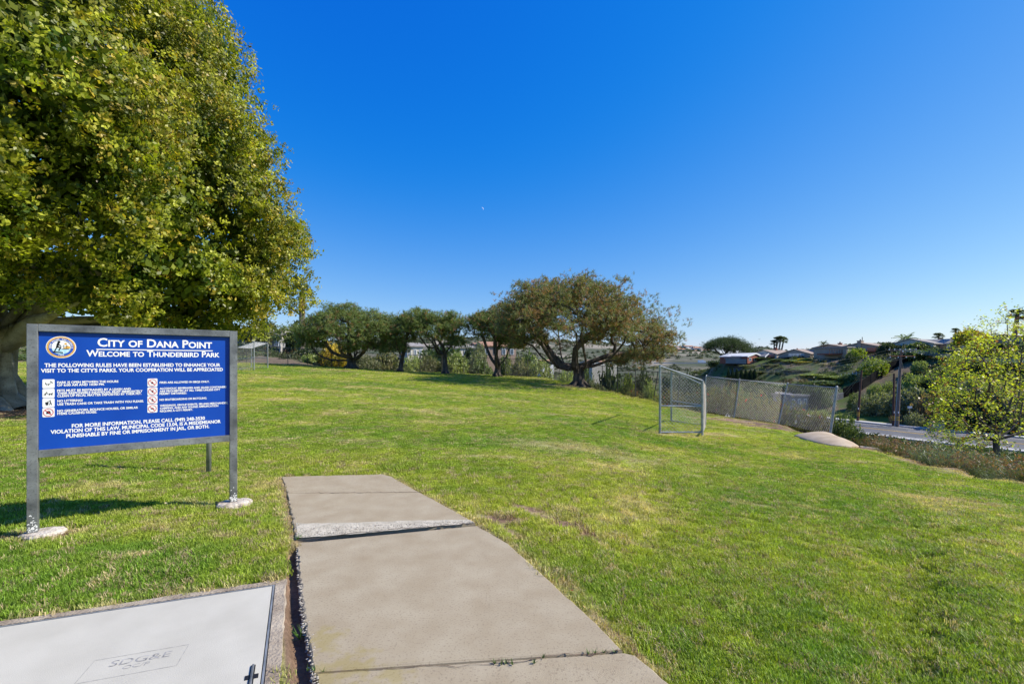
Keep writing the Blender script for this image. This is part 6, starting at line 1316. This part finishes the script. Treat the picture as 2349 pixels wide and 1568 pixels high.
# highway and truck
m = MB(); q = [P(u, 833.5, 520) for u in (1500, 1560, 1620, 1660)]
for a, b in zip(q[:-1], q[1:]): m.poly([a, b, b+Vector((0, .5, 0)), a+Vector((0, .5, 0))], Vector((0, 0, 1.1)))
o = m.build('highway_barrier', M['kerb']); tag(o, 'pale highway barrier crossing the valley below the white houses', 'barrier')
t = empty('truck', P(1608, 833.5, 524)+Vector((0, 0, .1)), label='white truck driving along the distant highway', cat='truck')
m = MB(); m.box(-3.2, -1.2, 1.0, 3.2, 1.2, 3.9); m.build('cargo_box', M['white'], t); m = MB(); m.box(3.3, -1.1, .8, 5.0, 1.1, 3.0); m.build('cab', M['white'], t)
for x_ in (-2.2, 4.0):
    m = MB(); m.tube((x_, -1.3, .5), (x_, 1.3, .5), .5, n=12); m.build('wheel', M['black'], t)

# ------------------------------------------------------------------ decks, railings, walls on the slope
def deck(label, u0, u1, vt, vf, d, mr, mf, vb=None, npost=10, rz=.05):
    vt, vf = vt-1.5, vf-1.5; a = P(u0, vf, d); b = P(u1, vf, d); W_ = b.x-a.x; rh = (vf-vt)/F*d; root = empty('deck', a, rz, label=label, cat='deck', group='decks on the far ridge')
    m = MB(); m.box(0, -1.5, -.3, W_, 3.0, 0); m.build('platform', M[mf], root)
    for k_, z_ in enumerate((rh-.08, rh*.5, .1)): m = MB(); m.box(0, -1.5, z_, W_, -1.42, z_+.09); m.build('rail', M[mr], root)
    for i in range(npost+1): x_ = W_*i/npost; m = MB(); m.box(x_-.06, -1.56, .002, x_+.06, -1.505, rh+.05); m.build('baluster', M[mr], root)
    if vb:
        h = (vb-vf)/F*d
        for i in range(3): x_ = W_*(i+.5)/3; m = MB(); m.box(x_-.12, -1.2, -h-1, x_+.12, -.95, -.305); m.build('support_post', M[mr], root)
        m = MB(); m.tube((W_*.2, -1.1, -h), (W_*.5, -1.1, -.3), .08, n=6); m.build('brace', M[mr], root)
    return root
deck('red wooden deck railing below the brown-roofed house', 1758, 1802, 814, 819, 141, 'redwood', 'redwood', npost=16)
deck('white railed deck on tall supports', 1802, 1862, 812.5, 818, 133, 'white', 'wallgrey', vb=830, npost=18)
deck('orange wooden deck right of the clipped hedge', 1979, 2017, 799.5, 806, 117, 'redwood', 'redwood', npost=12)
deck('dark red deck base under the glass-fronted house', 1893, 1940, 803, 812, 121, 'brownwood', 'brick', npost=8)
deck('pale railing terrace in front of the pale roofed house', 1672, 1712, 818, 822, 143, 'wallgrey', 'wallgrey', npost=10)
def plank_fence(label, pts, h, m_, name='wall', cat='wall', part='panel', th=.2, drop=.6, post=None):
    P0 = Vector(pts[0]); root = empty(name, P0, label=label, cat=cat)
    for a, b in zip(pts[:-1], pts[1:]):
        a = Vector(a)-P0; b = Vector(b)-P0; m = MB(); m.poly([a-Vector((0, 0, drop)), b-Vector((0, 0, drop)), b+Vector((0, 0, h)), a+Vector((0, 0, h))], Vector((0, th, 0))); m.build(part, M[m_], root)
        if post: m = MB(); m.tube(a-Vector((0, 0, drop)), a+Vector((0, 0, h+.15)), .08, n=6); m.build('post', M[post], root)
def on(u, v0, d0, d1):
    """where the sight line u,v meets the ground between two distances"""
    best = None
    for d in np.linspace(d0, d1, 60):
        p = P(u, v0, d); e = abs(p.z-hz1(p.x, p.y))
        if best is None or e < best[0]: best = (e, p)
    p = best[1]; p.z = hz1(p.x, p.y); return p
SC_ = [on(2108, 815, 92, 112), on(2085, 826, 92, 110), on(2062, 838, 90, 108), on(2040, 852, 88, 106), on(2018, 866, 86, 104), on(1998, 880, 86, 104), on(1978, 893, 86, 104), on(1955, 903, 86, 102), on(1935, 912, 86, 102)]
plank_fence('long black screen fence running diagonally down the far slope', SC_, 2.0, 'screen', 'screen_fence', 'fence', post='black')
scrub()
WL = [on(1935, 914, 86, 102), on(1900, 921, 84, 104), on(1860, 923, 84, 104), on(1810, 925, 84, 108), on(1760, 925, 86, 110)]
plank_fence('grey block retaining wall at the slope foot behind the fence', WL, 1.3, 'wallgrey', 'retaining_wall', 'wall')
plank_fence('brown plank fence below the white gabled end', [P(2128, 800, 106), P(2142, 799, 106), P(2156, 799, 106), P(2171, 799, 106)], .9, 'brownwood', 'plank_fence', 'fence', post='brownwood')
plank_fence('grey terrace wall below the pale railing', [P(1665, 829, 143), P(1690, 829.5, 141), P(1712, 830, 140)], .9, 'wallgrey', 'terrace_wall', 'wall')
ra_ = [on(1930+i*8.6, 866-i*1.5, 92, 112) for i in range(6)]
t = empty('railing', ra_[0], label='white posts and rails edging the terrace path behind the first pole', cat='railing')
for q in ra_: m = MB(); a = q-ra_[0]; m.tube(a-Vector((0, 0, .3)), a+Vector((0, 0, .95)), .04, n=6); m.build('post', M['white'], t)
for zz, mm in ((.9, 'redwood'), (.45, 'white')):
    m = MB()
    for p_, q_ in zip(ra_[:-1], ra_[1:]): m.tube(p_-ra_[0]+Vector((0, 0, zz)), q_-ra_[0]+Vector((0, 0, zz)), .035, n=5)
    m.build('rail', M[mm], t)

# ------------------------------------------------------------------ poles, lamp, wires, street signs
def pole(label, ub, vb, ut, vt, d, r, m_, bands=True, name='utility_pole', base=None):
    b = P(ub, vb, d); t = P(ut, vt, d); root = empty(name, b, label=label, cat='utility pole'); t = t-b
    m = MB(); m.tube((0, 0, 0)-t*.05 if False else Vector((0, 0, -.5)), t, r, r*.72, n=12); m.build('shaft', M[m_], root, smooth=False)
    if bands:
        for z in (.9, 1.15, 1.4): m = MB(); m.tube(t*(z/t.length), t*((z+.09)/t.length), r*1.05, n=12); m.build('marker_band', M['yellow'], root)
        m = MB(); m.box(-.07, -r-.03, 2.0, .07, -r-.005, 2.3); m.build('tag_plate', M['white'], root)
    return root, b, t
p1, b1, t1 = pole('short dark brown pole standing alone on the far pavement', 1967, 965, 1976.5, 848.5, 78.3, .20, 'polewood')
p2, b2, t2 = pole('short dark pole left of the conduit pipe, next to the tall pole', 2049, 975.5, 2051, 856.5, 72.8, .19, 'polewood')
p3, b3, t3 = pole('tall weathered pole carrying two crossarms and wires', 2058, 976.5, 2067.5, 802, 71.8, .21, 'polewood_lt')
def crossarm(root, c, L_, ang, m_, nins, hang=False):
    d = Vector((math.cos(ang), math.sin(ang), 0)); m = MB(); mt = Matrix.Translation(c) @ Matrix.Rotation(ang, 4, 'Z'); m.box(-L_/2, -.31, -.06, L_/2, -.19, .06, mt); o = m.build('crossarm', M[m_], root); pts = []
    for i in range(nins):
        q = c+d*(-L_/2+.1+(L_-.2)*i/(nins-1))+Vector((.0, -.25, 0)); s_ = -1 if hang else 1; k = MB(); k.tube(q+Vector((0, 0, .06*s_)), q+Vector((0, 0, .22*s_)), .05, .065, n=8); k.tube(q+Vector((0, 0, .22*s_)), q+Vector((0, 0, .3*s_)), .03, n=6); k.build('insulator', M['white'], root); pts.append(q+Vector((0, 0, .3*s_)))
    return pts
w1 = crossarm(p3, t3*.992, 4.4, .0, 'polewood_lt', 6); w2 = crossarm(p3, t3*.918, 4.0, .0, 'redwood', 4, True); w3 = crossarm(p3, t3*.965, 3.4, .9, 'polewood_lt', 4)
for s_ in (-1, 1): m = MB(); m.tube(t3*.94, t3*.985+Vector((s_*1.1, -.2, 0)), .025, n=5); m.build('arm_brace', M['galv'], p3)
m = MB(); cb_ = P(2053, 976, 72.0)-b3; ct_ = P(2063, 842, 72.0)-b3; m.tube(cb_, ct_, .085, n=8)
m.build('conduit_pipe', M['galv'], p3)
for k_ in range(6):
    t_ = .1+.16*k_; a = cb_.lerp(ct_, t_); m = MB(); m.tube(a, t3*t_*.78+Vector((0, 0, .3)), .035, n=5); m.build('conduit_bracket', M['galv'], p3)
def wire(label, a, b, sag, r=.02, m_='galv', group='overhead wires across the valley', n=14):
    m = MB(); prev = a
    for i in range(1, n+1): t = i/n; q = a.lerp(b, t)-Vector((0, 0, 4*sag*t*(1-t))); m.tube(prev, q, r, n=3, caps=False); prev = q
    o = m.build('overhead_wire', M[m_]); tag(o, label, 'wire', group)
b4 = P(1687, 905, 150); b4.z = hz1(b4.x, b4.y); t4z = P(1687.5, 843, 150).z; p4 = empty('utility_pole', b4, label='distant pole with one crossarm and a street lamp beyond the fence', cat='utility pole'); m = MB(); m.tube((0, 0, -.5), (.1, 0, t4z-b4.z), .2, .15, n=8); m.build('shaft', M['polewood'], p4)
tp4 = Vector((.1, 0, t4z-b4.z)); w4 = crossarm(p4, tp4-Vector((0, 0, .4)), 6.5, .1, 'polewood', 6); za = P(1690, 882, 150).z-b4.z
m = MB(); m.tube((0, 0, za-.5), (1.2, -.1, za+.1), .05, n=6); m.tube((1.2, -.1, za+.1), (2.3, -.2, za+.12), .06, .1, n=6); m.build('street_lamp_arm', M['white'], p4)
WN = ['topmost', 'second', 'third', 'fourth', 'fifth', 'lowest']
for i in range(6): wire(f'{WN[i]} wire from the tall pole down left to the distant pole', b3+(w1[i] if i % 2 else w2[min(i//2, 3)]), b4+w4[i], 1.6+.12*i, .028)
far_ = P(1560, 861, 330)
for i in range(3): wire(f'{WN[i]} wire running on left from the distant pole', b4+w4[i*2], far_+Vector((i*.8, 0, .5*i)), 2.5, .04)
rgt = P(2560, 826, 40)
for i in range(4): wire(f'{WN[i]} wire from the tall pole right to behind the young tree', b3+w1[i+1], rgt+Vector((i*.4, 0, .15*i)), .9, .014)
wire('guy wire from the short pole slanting down left to the slope', b1+t1*.97, on(1933, 905, 88, 100), .1, .02, group='guy wires'); wire('second guy wire beside the first, ending lower on the slope', b1+t1*.93, on(1940, 905, 86, 100), .1, .02, group='guy wires')
wire('guy wire from the tall pole up the slope behind it', b3+t3*.9, on(2082, 880, 76, 92), .05, .018, group='guy wires'); wire('black cable between the twin poles and the young tree', b2+t2*.93, P(2150, 872, 68), .4, .03, 'black', group='guy wires')
wire('thin line across the sky behind the big chimney', P(1745, 806, 190), P(2210, 781, 150), 1.0, .03, 'darkpost', group='overhead wires across the valley')
t = empty('ridge_pole', P(1963.5, 800, 130), label='thin pole sticking up behind the tan house roof', cat='pole'); m = MB(); m.tube((1.8, 0, -2), (1.8, 0, 3.4), .09, n=6); m.build('shaft', M['polewood'], t)
t = empty('street_sign', P(2086.5, 957, 74), label='small white street sign on a thin pole by the road', cat='sign'); m = MB(); m.tube((0, 0, -.5), (0, 0, 1.75), .035, n=6); m.build('post', M['galv'], t); m = MB(); m.box(-.38, -.06, 1.5, .38, -.04, 1.85); m.build('plate', M['white'], t)
t = empty('marker_post', P(2099, 950, 76), label='leaning yellow marker post right of the street sign', cat='marker post'); m = MB(); m.tube((0, 0, -.5), (-.3, 0, 1.0), .06, n=6); m.build('post', M['yellow'], t)
t = empty('utility_box', P(2148, 972, 69), label='low pale utility box beside the road under the young tree', cat='utility box'); m = MB(); m.box(-.9, -.4, -.6, .9, .4, .22); m.build('body', M['kerb'], t, bevel=.03); m = MB(); m.box(-.95, -.45, .225, .95, .45, .3); m.build('lid', M['wallgrey'], t)

# ------------------------------------------------------------------ fallen leaves and litter on the turf
def litter():
    n = 900; y = np.sqrt(rng.uniform(4, 24*24, n)); x = rng.uniform(-1.05, 1.05, n)*y; k_ = (lawn_mask(x, y) > .3) & ~inpoly(x, y, VPOLY) & ((~inpoly(x, y, PATHPOLY)) | (rng.uniform(size=n) < .05)); x, y = x[k_], y[k_]; z = hz(x, y)+.032
    v = [(-.5, 0, 0), (0, .3, .12), (.5, 0, .05), (0, -.3, .12)]; f = [(0, 1, 2, 3)]; n = len(x); cl = [(.30, .13, .05), (.42, .30, .12), (.20, .10, .06), (.5, .42, .25)]; c = np.array([cl[i] for i in rng.integers(0, 4, n)])
    o = merged('fallen_leaves', v, f, np.stack([x, y, z], 1), rotmat(n, .35, np.tile([0, 0, 1.0], (n, 1))), rng.uniform(.022, .05, n)*np.clip(y/6, .8, 1.6), c, M['leaf']); tag(o, 'scattered brown fallen leaves on the lawn', 'leaves', kind='stuff')
litter()
